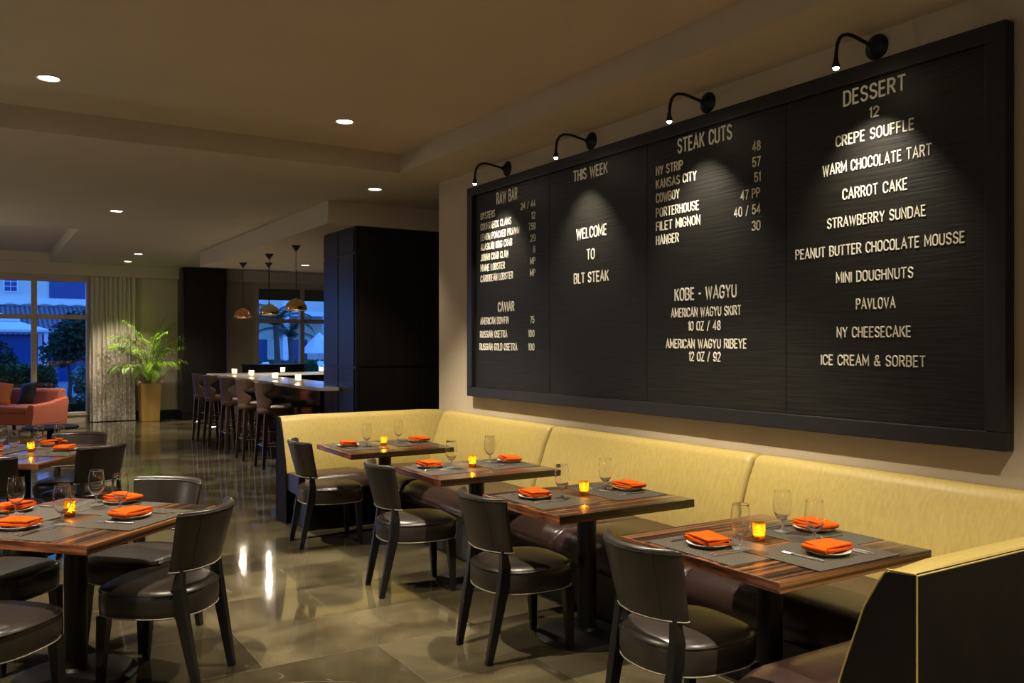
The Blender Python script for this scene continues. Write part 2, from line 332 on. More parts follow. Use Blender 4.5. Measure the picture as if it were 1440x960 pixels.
struct(MB().box(-8, 9.0, 19.18, 19.4, 2.96, 3.22).box(-8, 1.25, 19.1, 19.2, 3.2, 3.4), 'trim_1', M_soffit)
# back wall with two window openings
bw = MB()
bw.box(-8, -2.9, 19.4, 19.6, 0, 3.5); bw.box(1.99, 5.38, 19.4, 19.6, 0, 3.5); bw.box(8.52, 9.2, 19.4, 19.6, 0, 3.5)
bw.box(-2.9, 1.99, 19.4, 19.6, 2.9, 3.5); bw.box(-2.9, 1.99, 19.4, 19.6, 0, .14); bw.box(5.38, 8.52, 19.4, 19.6, 2.9, 3.5); bw.box(5.38, 8.52, 19.4, 19.6, 0, .5)
struct(bw, 'wall_back', M_wall)
struct(MB().box(1.99, 3.69, 19.36, 19.4, 0, .19).box(4.6, 5.9, 19.36, 19.4, 0, .19), 'baseboard_back', M_black, bevel=.004)
def window(name, x0, x1, z0, z1, xs, zm, blind=False):
    root = bpy.data.objects.new(name, None); COL.objects.link(root); root.location = (0, 0, 0); root['kind'] = 'structure'
    f = MB(); w = .05
    f.box(x0, x1, 19.38, 19.52, z1 - .06, z1); f.box(x0, x1, 19.38, 19.52, z0, z0 + .07)
    f.box(x0, x0 + .05, 19.38, 19.52, z0 + .07, z1 - .06); f.box(x1 - .05, x1, 19.38, 19.52, z0 + .07, z1 - .06)
    for x in xs: f.box(x - w, x + w, 19.37, 19.52, z0 + .07, z1 - .06)
    ed = [x0 + .05] + [e for x in xs for e in (x - w, x + w)] + [x1 - .05]
    for a, b in zip(ed[::2], ed[1::2]): f.box(a, b, 19.385, 19.515, zm - .045, zm + .045)
    f.build('window_frame', M_frame, root, bevel=.006)
    for a, b in zip(ed[::2], ed[1::2]):
        for c, d in ((z0 + .07, zm - .045), (zm + .045, z1 - .06)):
            MB().box(a, b, 19.445, 19.451, c, d).build('window_pane', M_pane, root, smooth=False)
    if blind:
        for a, b in zip(ed[::2], ed[1::2]):
            MB().box(a, b, 19.40, 19.405, z1 - .31, z1 - .06).tube([(a, 19.4025, z1 - .31), (b, 19.4025, z1 - .31)], .009).build('roller_blind', M_blind, root)
    return root
window('window_1', -2.9, 1.99, .14, 2.9, (-1.93, -.95, .03, 1.01), 2.13)
window('window_2', 5.38, 8.52, .5, 2.9, (6.43, 7.48), 2.11, True)
# ------------------------------------------------------------------ dark panelled piers
pil = empty('panelled_pier', (3.71, 9.29, 0), 0, 'large black wood-panelled block standing between the banquette and the bar', 'pillar')
MB().box(0, 1.6, 0, 1.05, 0, 2.938).build('core', M_dark, pil, smooth=False)
pn = MB()
for (a, b) in ((.04, .52), (.55, 1.03)):
    for (c, d) in ((.05, 1.30), (1.33, 2.62), (2.65, 2.9)): pn.box(-.014, 0, a, b, c, d)
for (a, b) in ((.04, .80), (.83, 1.57)):
    for (c, d) in ((.05, 1.30), (1.33, 2.9)): pn.box(a, b, -.014, 0, c, d)
pn.build('wall_panel', M_dark, pil, smooth=False, bevel=.003)
pil = empty('panelled_column', (3.69, 18.84, 0), 0, 'tall black wood-clad column against the far wall behind the bar stools', 'column')
MB().box(0, .91, 0, .535, 0, 3.19).build('core', M_dark, pil, bevel=.03, seg=3)
MB().box(-.012, .922, -.012, .535, 0, .19).build('plinth', M_black, pil, bevel=.004)

# ------------------------------------------------------------------ menu board
board = empty('menu_board', (3.93, 4.54, 1.1), 0, 'huge black framed menu board with white lettering on the beige wall', 'menu board')
def bx(mb, y0, y1, z0, z1, x0, x1): mb.box(x0 - 3.93, x1 - 3.93, y0 - 4.54, y1 - 4.54, z0 - 1.1, z1 - 1.1)
f = MB(); fw = .095
bx(f, 2.075, 7.01, 2.95, 3.03, 3.895, 3.968); bx(f, 2.075, 7.01, 1.10, 1.185, 3.895, 3.968)
bx(f, 2.075, 2.17, 1.185, 2.95, 3.895, 3.968); bx(f, 6.92, 7.01, 1.185, 2.95, 3.895, 3.968)
f.build('board_frame', M_bframe, board, smooth=False, bevel=.004)
div = (2.17, 3.325, 4.52, 5.70, 6.92)
for k in range(4):
    p = MB(); bx(p, div[k] + .001, div[k + 1] - .001, 1.185, 2.95, 3.93, 3.966); p.build('letter_panel', M_felt, board, smooth=False, bevel=.003)
def arc(cx, cy_, rx, ry, a0, a1, n=7): return [(cx + rx * math.cos(R(a0 + (a1 - a0) * i / n)), cy_ + ry * math.sin(R(a0 + (a1 - a0) * i / n))) for i in range(n + 1)]
OV = arc(.26, .72, .26, .28, 0, 180) + arc(.26, .28, .26, .28, 180, 360) + [(.52, .72)]
GL = {
 'A': (.58, [[(0, 0), (.29, 1), (.58, 0)], [(.1, .32), (.48, .32)]]),
 'B': (.5, [[(0, 0), (0, 1), (.24, 1)] + arc(.26, .76, .22, .24, 90, -90) + [(0, .52)], [(.24, .52)] + arc(.27, .26, .23, .26, 90, -90) + [(0, 0)]]),
 'C': (.5, [arc(.26, .72, .26, .28, 5, 180) + arc(.26, .28, .26, .28, 180, 355)]),
 'D': (.51, [[(0, 0), (0, 1), (.22, 1)] + arc(.23, .70, .28, .30, 90, 0) + arc(.23, .30, .28, .30, 0, -90) + [(0, 0)]]),
 'E': (.42, [[(.42, 1), (0, 1), (0, 0), (.42, 0)], [(0, .52), (.36, .52)]]),
 'F': (.42, [[(.42, 1), (0, 1), (0, 0)], [(0, .5), (.36, .5)]]),
 'G': (.52, [arc(.26, .72, .26, .28, 8, 180) + arc(.26, .28, .26, .28, 180, 360) + [(.52, .46), (.28, .46)]]),
 'H': (.5, [[(0, 0), (0, 1)], [(.5, 0), (.5, 1)], [(0, .52), (.5, .52)]]),
 'I': (.0, [[(0, 0), (0, 1)]]),
 'J': (.4, [[(.4, 1), (.4, .24)] + arc(.2, .22, .2, .22, 0, -170)]),
 'K': (.5, [[(0, 0), (0, 1)], [(.48, 1), (.02, .42)], [(.17, .6), (.5, 0)]]),
 'L': (.38, [[(0, 1), (0, 0), (.38, 0)]]),
 'M': (.64, [[(0, 0), (0, 1), (.32, .25), (.64, 1), (.64, 0)]]),
 'N': (.5, [[(0, 0), (0, 1), (.5, 0), (.5, 1)]]),
 'O': (.52, [OV]),
 'P': (.48, [[(0, 0), (0, 1), (.22, 1)] + arc(.24, .74, .24, .26, 90, -90) + [(0, .48)]]),
 'R': (.5, [[(0, 0), (0, 1), (.22, 1)] + arc(.24, .75, .24, .25, 90, -90) + [(0, .5)], [(.24, .5), (.5, 0)]]),
 'S': (.48, [arc(.24, .75, .23, .25, 15, 180) + [(.03, .66), (.12, .56), (.36, .46), (.45, .36)] + arc(.24, .26, .24, .26, 10, -165)]),
 'T': (.52, [[(0, 1), (.52, 1)], [(.26, 1), (.26, 0)]]),
 'U': (.5, [[(0, 1), (0, .26)] + arc(.25, .26, .25, .26, 180, 360) + [(.5, 1)]]),
 'V': (.56, [[(0, 1), (.28, 0), (.56, 1)]]),
 'W': (.8, [[(0, 1), (.2, 0), (.4, .85), (.6, 0), (.8, 1)]]),
 'Y': (.54, [[(0, 1), (.27, .45), (.54, 1)], [(.27, .45), (.27, 0)]]),
 'Z': (.46, [[(0, 1), (.46, 1), (0, 0), (.46, 0)]]),
 '0': (.48, [arc(.24, .7, .24, .3, 0, 180) + arc(.24, .3, .24, .3, 180, 360) + [(.48, .7)]]),
 '1': (.16, [[(0, .84), (.16, 1), (.16, 0)]]),
 '2': (.46, [arc(.23, .74, .23, .26, 170, -15) + [(0, 0), (.46, 0)]]),
 '3': (.46, [arc(.23, .76, .21, .24, 160, -80), arc(.23, .27, .23, .27, 85, -160)]),
 '4': (.5, [[(.36, 0), (.36, 1), (0, .28), (.5, .28)]]),
 '5': (.46, [[(.42, 1), (.05, 1), (.03, .55)] + arc(.22, .32, .24, .32, 125, -160)]),
 '7': (.46, [[(0, 1), (.46, 1), (.14, 0)]]),
 '8': (.48, [arc(.24, .76, .2, .24, -90, 270, 12), arc(.24, .26, .24, .26, 90, 450, 12)]),
 '9': (.48, [arc(.24, .7, .24, .3, 0, 360, 12), [(.48, .7), (.47, .35)] + arc(.24, .26, .23, .26, 0, -160)]),
 '/': (.36, [[(0, -.06), (.36, 1.06)]]), '-': (.24, [[(0, .47), (.24, .47)]]), '.': (.0, [[(0, 0), (0, .06)]]),
 '&': (.6, [[(.6, 0), (.14, .68)] + arc(.27, .8, .15, .2, 200, -20) + [(.08, .4)] + arc(.24, .24, .24, .24, 150, 330) + [(.56, .42)]]),
}
def stroke(mb, pts, r, y0, z0, sx, cap, X):
    rx = min(1., sx / cap * 1.08)        # condensed letters have narrower uprights
    P = [(y0 - p[0] * sx, z0 + p[1] * cap) for p in pts]
    P = [p for i, p in enumerate(P) if i == 0 or (abs(p[0] - P[i - 1][0]) + abs(p[1] - P[i - 1][1])) > 1e-6]
    closed = len(P) > 3 and abs(P[0][0] - P[-1][0]) + abs(P[0][1] - P[-1][1]) < r * .5
    if closed: P = P[:-1]
    n = len(P); rings = []
    for i in range(n):
        a = P[i - 1] if (i or closed) else None; b = P[(i + 1) % n] if (i < n - 1 or closed) else None; p = P[i]
        def d(q, w): L = math.hypot(w[0] - q[0], w[1] - q[1]); return ((w[0] - q[0]) / L, (w[1] - q[1]) / L)
        d1 = d(a, p) if a else d(p, b); d2 = d(p, b) if b else d1
        nx, ny = -(d1[1] + d2[1]), d1[0] + d2[0]; L = math.hypot(nx, ny) or 1e-6; nx /= L; ny /= L
        k = 1 / max(.45, abs(nx * -d1[1] + ny * d1[0]))
        e = (0, 0)
        if not closed and i == 0: e = (-d1[0] * r * .35, -d1[1] * r * .35)
        if not closed and i == n - 1: e = (d1[0] * r * .35, d1[1] * r * .35)
        c = (p[0] + e[0], p[1] + e[1]); t = .004
        rings.append([(X, c[0] + nx * rx * r * k, c[1] + ny * r * k), (X - t * .6, c[0] + nx * rx * r * k, c[1] + ny * r * k), (X - t, c[0] + nx * rx * r * k * .7, c[1] + ny * r * k * .7),
                      (X - t, c[0] - nx * rx * r * k * .7, c[1] - ny * r * k * .7), (X - t * .6, c[0] - nx * rx * r * k, c[1] - ny * r * k), (X, c[0] - nx * rx * r * k, c[1] - ny * r * k)])
    if closed: rings.append(rings[0])
    mb.loft(rings, True, not closed)
LINES = [
    ('DESSERT', 2.944, 2.578, 2.886, 0.073),
    ('12', 2.787, 2.728, 2.777, 0.050),
    ('CREPE SOUFFLE', 2.991, 2.535, 2.668, 0.053),
    ('WARM CHOCOLATE TART', 3.076, 2.442, 2.525, 0.053),
    ('CARROT CAKE', 2.949, 2.570, 2.378, 0.053),
    ('STRAWBERRY SUNDAE', 3.046, 2.473, 2.233, 0.051),
    ('PEANUT BUTTER CHOCOLATE MOUSSE', 3.258, 2.279, 2.083, 0.051),
    ('MINI DOUGHNUTS', 2.989, 2.539, 1.936, 0.051),
    ('PAVLOVA', 2.866, 2.636, 1.791, 0.051),
    ('NY CHEESECAKE', 2.985, 2.552, 1.644, 0.051),
    ('ICE CREAM & SORBET', 3.086, 2.474, 1.496, 0.051),
    ('STEAK CUTS', 4.218, 3.734, 2.883, 0.086),
    ('48', 3.575, 3.510, 2.755, 0.053),
    ('57', 3.575, 3.510, 2.661, 0.053),
    ('51', 3.560, 3.510, 2.569, 0.053),
    ('47 PP', 3.666, 3.515, 2.477, 0.053),
    ('40 / 54', 3.720, 3.510, 2.381, 0.053),
    ('30', 3.580, 3.510, 2.283, 0.053),
    ('NY STRIP', 4.427, 4.166, 2.755, 0.057),
    ('KANSAS CITY', 4.427, 4.040, 2.664, 0.056),
    ('COWBOY', 4.427, 4.197, 2.571, 0.057),
    ('PORTERHOUSE', 4.427, 4.017, 2.471, 0.056),
    ('FILET MIGNON', 4.427, 4.006, 2.378, 0.056),
    ('HANGER', 4.427, 4.204, 2.284, 0.057),
    ('KOBE - WAGYU', 4.245, 3.696, 1.906, 0.074),
    ('AMERICAN WAGYU SKIRT', 4.279, 3.661, 1.787, 0.054),
    ('10 OZ / 48', 4.118, 3.830, 1.698, 0.054),
    ('AMERICAN WAGYU RIBEYE', 4.329, 3.618, 1.584, 0.054),
    ('12 OZ / 92', 4.111, 3.830, 1.502, 0.054),
    ('THIS WEEK', 5.378, 4.950, 2.875, 0.077),
    ('WELCOME', 5.337, 4.960, 2.423, 0.075),
    ('TO', 5.207, 5.105, 2.258, 0.072),
    ('BLT STEAK', 5.370, 4.940, 2.085, 0.072),
    ('RAW BAR', 6.530, 6.179, 2.869, 0.096),
    ('24 / 44', 6.128, 5.903, 2.747, 0.053),
    ('12', 5.967, 5.903, 2.648, 0.053),
    ('7.50', 6.007, 5.903, 2.560, 0.053),
    ('29', 5.981, 5.903, 2.462, 0.053),
    ('8', 5.942, 5.905, 2.368, 0.053),
    ('MP', 5.985, 5.905, 2.272, 0.053),
    ('MP', 5.985, 5.905, 2.174, 0.053),
    ('OYSTERS', 6.810, 6.556, 2.747, 0.058),
    ('COUNTNECK CLAMS', 6.810, 6.282, 2.649, 0.057),
    ('LEMON POACHED PRAWN', 6.810, 6.151, 2.553, 0.056),
    ('ALASKAN KING CRAB', 6.810, 6.267, 2.463, 0.057),
    ('JONAH CRAB CLAW', 6.810, 6.322, 2.368, 0.057),
    ('MAINE LOBSTER', 6.810, 6.386, 2.273, 0.057),
    ('CARIBBEAN LOBSTER', 6.810, 6.253, 2.177, 0.057),
    ('CAVIAR', 6.503, 6.232, 1.908, 0.077),
    ('AMERICAN BOWFIN', 6.816, 6.322, 1.790, 0.057),
    ('RUSSIAN OSETRA', 6.821, 6.346, 1.671, 0.057),
    ('RUSSIAN GOLD OSETRA', 6.829, 6.184, 1.558, 0.057),
    ('75', 5.985, 5.921, 1.784, 0.053),
    ('180', 6.014, 5.921, 1.670, 0.053),
    ('190', 6.014, 5.921, 1.559, 0.053),
]
for (t, ya, yb, zc, cap) in LINES:
    mb = MB(); u = 0.; pos = []
    for ch in t:
        if ch == ' ': u += .46; pos.append(None); continue
        pos.append((ch, u)); u += GL[ch][0] + .24
    tot = u - .24; small = cap < .0595; r = cap * (.074 if small else .078)
    wid = (ya - yb) - 2 * r
    sx = wid / max(tot, .1); sx = min(sx, cap * 1.6)
    left = ya - r if sx < cap * 1.6 else (ya + yb) / 2 + tot * sx / 2
    for q in pos + [None]:
        if q is None:
            if mb.v: tag(mb.build('lettering', M_letter, board, smooth=False), 'white raised lettering')
            mb = MB(); continue
        for st in GL[q[0]][1]: stroke(mb, st, r, left - q[1] * sx - 4.54, zc - cap / 2 - 1.1, sx, cap, -.0002)

# picture lamps over the board
def board_lamp(y, label):
    t = empty('picture_lamp', (WX, y, 3.12), 0, label, 'wall lamp', 'black gooseneck lamps above the menu board')
    prof = [(.066, 0), (.066, .006), (.060, .012), (.030, .030), (.014, .055), (.010, .065)]
    MB().loft([[(-z, r * math.cos(2 * PI * i / 24), r * math.sin(2 * PI * i / 24)) for i in range(24)] for r, z in prof]).build('wall_plate', M_iron, t)
    pts = [(-.055, 0, 0), (-.13, 0, .012), (-.21, 0, .022), (-.27, 0, .012), (-.308, 0, -.02), (-.325, 0, -.07), (-.33, 0, -.13)]
    P = []
    for i in range(len(pts) - 1):
        p0 = Vector(pts[max(i - 1, 0)]); p1 = Vector(pts[i]); p2 = Vector(pts[i + 1]); p3 = Vector(pts[min(i + 2, len(pts) - 1)])
        for k in range(4):
            q = k / 4; P.append(.5 * ((2 * p1) + (-p0 + p2) * q + (2 * p0 - 5 * p1 + 4 * p2 - p3) * q * q + (-p0 + 3 * p1 - 3 * p2 + p3) * q ** 3))
    P.append(Vector(pts[-1]))
    MB().tube(P, .0095, 10).build('arm', M_iron, t)
    MB().lathe([(.010, .02), (.013, .0), (.020, -.022), (.021, -.034), (.017, -.034), (.015, -.022)], 20, (-.33, 0, -.13)).build('lamp_head', M_iron, t)
    MB().lathe([(.002, -.022), (.013, -.024), (.0155, -.032), (.012, -.042), (.003, -.046)], 16, (-.33, 0, -.13)).build('bulb', M_bulb, t)
    sp = lamp('picture_lamp_light', 'SPOT', (-.33, 0, -.185), 62, (1, .90, .70), t, spot_size=R(80), spot_blend=1., shadow_soft_size=.012)
    sp.rotation_euler = (0, -R(19), 0)
    return t
for y, l in ((2.77, 'black gooseneck lamp on the wall above the DESSERT column'), (3.98, 'black gooseneck lamp on the wall above the STEAK CUTS column'),
             (5.20, 'black gooseneck lamp on the wall above the THIS WEEK column'), (6.41, 'black gooseneck lamp on the wall above the RAW BAR column')):
    board_lamp(y, l)

# ceiling downlights seen in the photograph
def downlight(x, y, z, label, e=None):
    t = empty('downlight', (x, y, z), 0, label, 'ceiling light', 'recessed ceiling downlights')
    MB().lathe([(.082, 0), (.082, -.004), (.076, -.007), (.066, -.004), (.064, 0)], 28).build('trim_ring', M_trimwhite, t)
    MB().lathe([(.001, -.0015), (.063, -.0015), (.063, -.0005), (.001, -.0005)], 28).build('lens', M_lens, t)
    downlight_light(0, 0, -.03, e, t)
for a in ((.43, 6.59, 3.38, 'round downlight in the raised ceiling at the upper left'), (2.54, 6.6, 3.38, 'round downlight in the raised ceiling near its inner corner'),
          (3.55, 8.36, 3.2, 'downlight just in front of the black panelled block', 50), (1.47, 11.4, 3.2, 'downlight in the lower ceiling above the open floor', 430),
          (2.5, 16.6, 3.2, 'nearer of two small downlights above the potted palm', 300), (2.55, 18.2, 3.2, 'farther of two small downlights above the potted palm', 300),
          (4.83, 14.4, 2.94, 'downlight in the lowered ceiling over the bar', 60)): downlight(*a)

# ------------------------------------------------------------------ banquette
bq = empty('banquette', (3.6, 4.6, 0), 0, 'long cream and dark brown banquette lining the wall and wrapping both ends', 'bench')
OX, OY = 3.6, 4.6
BT = .935
def backprof(): return [(0, .30), (0, BT - .012), (.012, BT), (.075, BT), (.105, BT - .012), (.122, BT - .045), (.165, .80), (.235, .60), (.285, .44), (.29, .30)]   # (distance from wall, z)
def seatprof(d0, d1): return [(d0, .30), (d0, .445), (d0 + .05, .462), (d1 - .16, .468), (d1 - .07, .455), (d1 - .015, .42), (d1 + .012, .37), (d1 + .008, .32), (d1 - .02, .285), (d1 - .07, .28)]
def run_main(y0, y1, prof, name, m, puff=.012, inset=.0):
    rings = []; n = 14; e_ = .05 / abs(y1 - y0); SG_ = [0, .06 * e_, .25 * e_, .55 * e_, e_, .2, .35, .5, .65, .8, 1 - e_, 1 - .55 * e_, 1 - .25 * e_, 1 - .06 * e_, 1]
    for i in range(n + 1):
        t = SG_[i]; y = y0 + (y1 - y0) * t; k = min(1, min(t, 1 - t) * abs(y1 - y0) / .045); q = math.sqrt(max(0, 1 - (1 - k) ** 2))
        rings.append([(WX - .004 - d - (q - 1) * -puff * 0 + (1 - q) * (puff if d > .06 else 0) - OX, y - OY, z - (1 - q) * (puff * .7 if z > .4 else 0)) for d, z in prof])
    return MB().loft(rings).build(name, m, bq, ang=50)
for (a, b) in ((7.44, 5.59), (5.59, 3.51), (3.51, 1.72)): run_main(b + .004, a - .004, backprof(), 'back_cushion', M_cream, .03)
ys = [1.72, 2.10, 3.18, 4.27, 5.36, 6.45, 7.43]
for a, b in zip(ys[:-1], ys[1:]): run_main(a + .002, b - .002, seatprof(.27, .99), 'seat_cushion', M_benchleather, .02)
def run_end(x0, x1, ywall, sgn, prof, name, m, puff=.012):     # end runs along x; the back stands at ywall, sgn = seat side
    rings = []; n = 8
    for i in range(n + 1):
        t = i / n; x = x0 + (x1 - x0) * t; k = min(1, min(t, 1 - t) * n / 1.2); q = math.sqrt(max(0, 1 - (1 - k) ** 2))
        rings.append([(x - OX, ywall + sgn * (d - (1 - q) * (puff if d > .06 else 0)) - OY, z - (1 - q) * (puff * .7 if z > .4 else 0)) for d, z in prof])
    return MB().loft(rings).build(name, m, bq, ang=50)
run_end(2.345, WX - .005, 7.75, -1, backprof(), 'back_cushion', M_cream)
run_end(2.345, 2.98, 7.75, -1, seatprof(.27, .74), 'seat_cushion', M_benchleather, .02)
run_end(2.262, WX - .005, 1.455, 1, [(.0, .30), (.0, BT - .012), (.008, BT)] + backprof()[3:], 'back_cushion', M_cream)
run_end(2.262, 2.98, 1.455, 1, seatprof(.27, .70), 'seat_cushion', M_benchleather, .02)
# dark outside panels of the two ends
ep = [(0, .0), (0, BT - .006), (.095, BT - .016), (.118, BT - .05), (.165, .80), (.235, .60), (.285, .44), (.30, .0)]
MB().extrude([(1.44 + d - OY, z) for d, z in ep], 'x', 2.238 - OX, 2.262 - OX).build('end_panel', M_endleather, bq, smooth=False, bevel=.003)
MB().box(2.24 - OX, WX - .005 - OX, 1.432 - OY, 1.455 - OY, 0, BT - .004).build('outer_back', M_endleather, bq, smooth=False, bevel=.003)
MB().extrude([(7.765 - d - OY, z) for d, z in ep], 'x', 2.33 - OX, 2.345 - OX).build('end_panel', M_endleather, bq, smooth=False, bevel=.003)
MB().box(2.33 - OX, WX - .005 - OX, 7.75 - OY, 7.768 - OY, 0, BT - .004).build('outer_back', M_endleather, bq, smooth=False, bevel=.003)
pp = MB()
pp.tube([(2.238 - OX, 1.436 - OY, .002), (2.238 - OX, 1.436 - OY, BT - .004), (WX - .01 - OX, 1.436 - OY, BT - .002)], .003, 6)
pp.tube([(2.24 - OX, 1.44 + d - OY, z) for d, z in [(0, BT - .001), (.09, BT - .006), (.122, BT - .05), (.168, .80), (.238, .60), (.288, .44), (.302, .01)]], .003, 6)
tag(pp.build('piping', M_cream, bq), 'cream piping along the edges of the near end')
MB().box(WX - .93 - OX, WX - .3 - OX, 2.0 - OY, 7.1 - OY, 0, .30).box(2.40 - OX, WX - .3 - OX, 7.08 - OY, 7.5 - OY, 0, .30).box(2.30 - OX, WX - .3 - OX, 1.7 - OY, 2.1 - OY, 0, .30).build('plinth', M_black, bq, smooth=False, bevel=.004)

# ------------------------------------------------------------------ tables
def table(name, x, y, rz, lx, ly, label, group):
    t = empty(name, (x, y, 0), rz, label, 'table', group)
    mb = MB(); a, b = lx / 2, ly / 2
    mb.box(-a, a, -b, b, .708, .75)
    o = mb.build('tabletop', [M_ebony, M_edge], t, smooth=False, bevel=.0035)
    for p in o.data.polygons:
        if abs(p.normal.x) > .9: p.material_index = 1
    MB().lathe([(.052, .035), (.052, .69), (.16, .695), (.16, .708)], 28).build('column', M_iron, t)
    MB().lathe([(.275, 0), (.275, .006), (.262, .012), (.12, .026), (.066, .036), (.055, .05)], 40).build('foot', M_iron, t)
    return t
TB = {}
GB, GD = 'striped wood tables along the banquette', 'striped wood tables set diagonally on the open floor'
table('dining_table', 2.83, 2.48, 0, .90, .88, 'striped dark wood table nearest the camera by the banquette, set for three', GB)
table('dining_table', 2.83, 3.75, 0, .885, .74, 'striped wood table second from the near end of the banquette', GB)
table('dining_table', 2.865, 5.02, R(-1), .885, .70, 'striped wood table third from the near end of the banquette', GB)
table('dining_table', 2.86, 6.53, R(-1), .885, .80, 'striped wood table in the far corner of the banquette', GB)
A1 = R(90 - 46.6); A2 = R(90 - 33)
table('dining_table', .413, 4.58, A1, .915, .915, 'striped wood table at the left front, laid for four with a lit candle', GD)
table('dining_table', .32, 7.54, A2, 1.15, .90, 'striped wood table at the left, behind the front one, near the armchair', GD)

# ------------------------------------------------------------------ chairs
def make_chair():
    t = empty('dining_chair', (0, 0, 0))
    base = sup(0, .248, .242, 48, 3.2, 2.35)
    rings = []
    for z, s_ in ((.330, .90), (.333, .955), (.345, .985), (.365, 1.), (.41, 1.), (.438, .993), (.452, .965), (.462, .91), (.470, .78), (.475, .5), (.476, .15)):
        rings.append([(x * s_, y * s_, z) for x, y in base])
    MB().loft(rings).build('seat', M_leather, t, ang=80)
    seat = [c for c in bpy.data.objects if c.parent == t][0]
    MB().tube([(x * .997, y * .997, .446) for x, y in base], .0032, 6, closed=True).build('seam', M_leather, seat)
    tag(MB().tube([(x * .985, y * .985, .340) for x, y in base], .0026, 6, closed=True).build('piping', M_piping, seat), 'pale piping under the seat')
    # curved back
    def cs(v, grow=0., th=.052):
        hw = .205 + .026 * v; xb = -.232 - .080 * v; pts = []; K = 44
        for i in range(K):
            a = 2 * PI * i / K; c, s_ = math.cos(a), math.sin(a)
            u = math.copysign(abs(c) ** .45, c); w = math.copysign(abs(s_) ** .7, s_)
            sc_ = 1 + grow / hw; y = hw * sc_ * u; x = xb + .105 * (u * sc_) ** 2 * (.75 + .25 * v) - w * (th / 2 + grow)
            pts.append((x, y))
        return pts
    z0, z1 = .535, .825; rings = []
    for v, g in ((0, -.022), (.004, -.012), (.02, -.003), (.06, 0), (.3, 0), (.6, 0), (.9, 0), (.965, -.002), (.99, -.010), (1, -.022)):
        rings.append([(x, y, z0 + (z1 - z0) * v) for x, y in cs(v, g)])
    bk = MB().loft(rings).build('backrest', M_leather, t, ang=80)
    pl = cs(.035, .0008); n = len(pl)
    tag(MB().tube([(x, y, z0 + .012) for x, y in pl], .0027, 6, closed=True).build('piping', M_piping, bk), 'pale piping along the lower edge of the back')
    pl = cs(.93, .0005); MB().tube([(x, y, z0 + .272) for x, y in pl], .0026, 6, closed=True).build('seam', M_leather, bk)
    for i in (8, 14, 44 - 8, 44 - 14):
        sm = MB(); sm.tube([(cs(v, .0002)[i][0], cs(v, .0002)[i][1], z0 + (z1 - z0) * v) for v in (.05, .2, .4, .6, .8, .92)], .0016, 5)
        sm.build('stitching', M_seam, bk)
    for s_ in (-1, 1):
        MB().leg([(-.268, .168 * s_, 0), (-.228, .174 * s_, .2), (-.194, .178 * s_, .37), (-.182, .177 * s_, .47), (-.186, .168 * s_, .56)],
                 [(.017, .015), (.023, .0185), (.028, .021), (.026, .020), (.016, .016)]).build('leg', M_black, t, smooth=False, bevel=.004)
        MB().leg([(.198, .188 * s_, 0), (.182, .182 * s_, .335)], [(.015, .015), (.027, .026)]).build('leg', M_black, t, smooth=False, bevel=.004)
    return t
chair0 = make_chair(); first = [True]
def chair(x, y, deg, label, group):
    o = chair0 if first[0] else copy_tree(chair0); first[0] = False
    o.location = (x, y, 0); o.rotation_euler = (0, 0, R(deg)); return tag(o, label, 'chair', group)
G1, G2 = 'brown leather chairs facing the banquette tables', 'brown leather chairs around the diagonal tables'
chair(2.415, 2.555, -3, 'brown leather chair nearest the camera, back turned, at the near banquette table', G1)
chair(2.425, 3.80, -3, 'brown leather chair second from the near end of the banquette tables', G1)
chair(2.44, 5.09, -8, 'brown leather chair third from the near end of the banquette tables', G1)
chair(2.42, 6.62, -5, 'brown leather chair farthest away, in front of the corner banquette', G1)
chair(.765, 4.365, 140, 'brown leather chair at the right corner of the left front table', G2)
chair(.765, 5.0, 219, 'brown leather chair behind the left front table, its inner back facing the camera', G2)
chair(.04, 4.13, 46, 'brown leather chair cut off at the lower left, seat under the front table', G2)
chair(.10, 5.02, -44, 'brown leather chair at the far left side of the front table, mostly hidden', G2)
chair(.70, 7.35, 127, 'brown leather chair at the right of the rear left table, back to the aisle', G2)
chair(.67, 8.0, 242, 'brown leather chair on the far side of the rear left table, only its top showing', G2)
chair(.17, 7.00, 57, 'brown leather chair at the left edge between the front and rear left tables', G2)

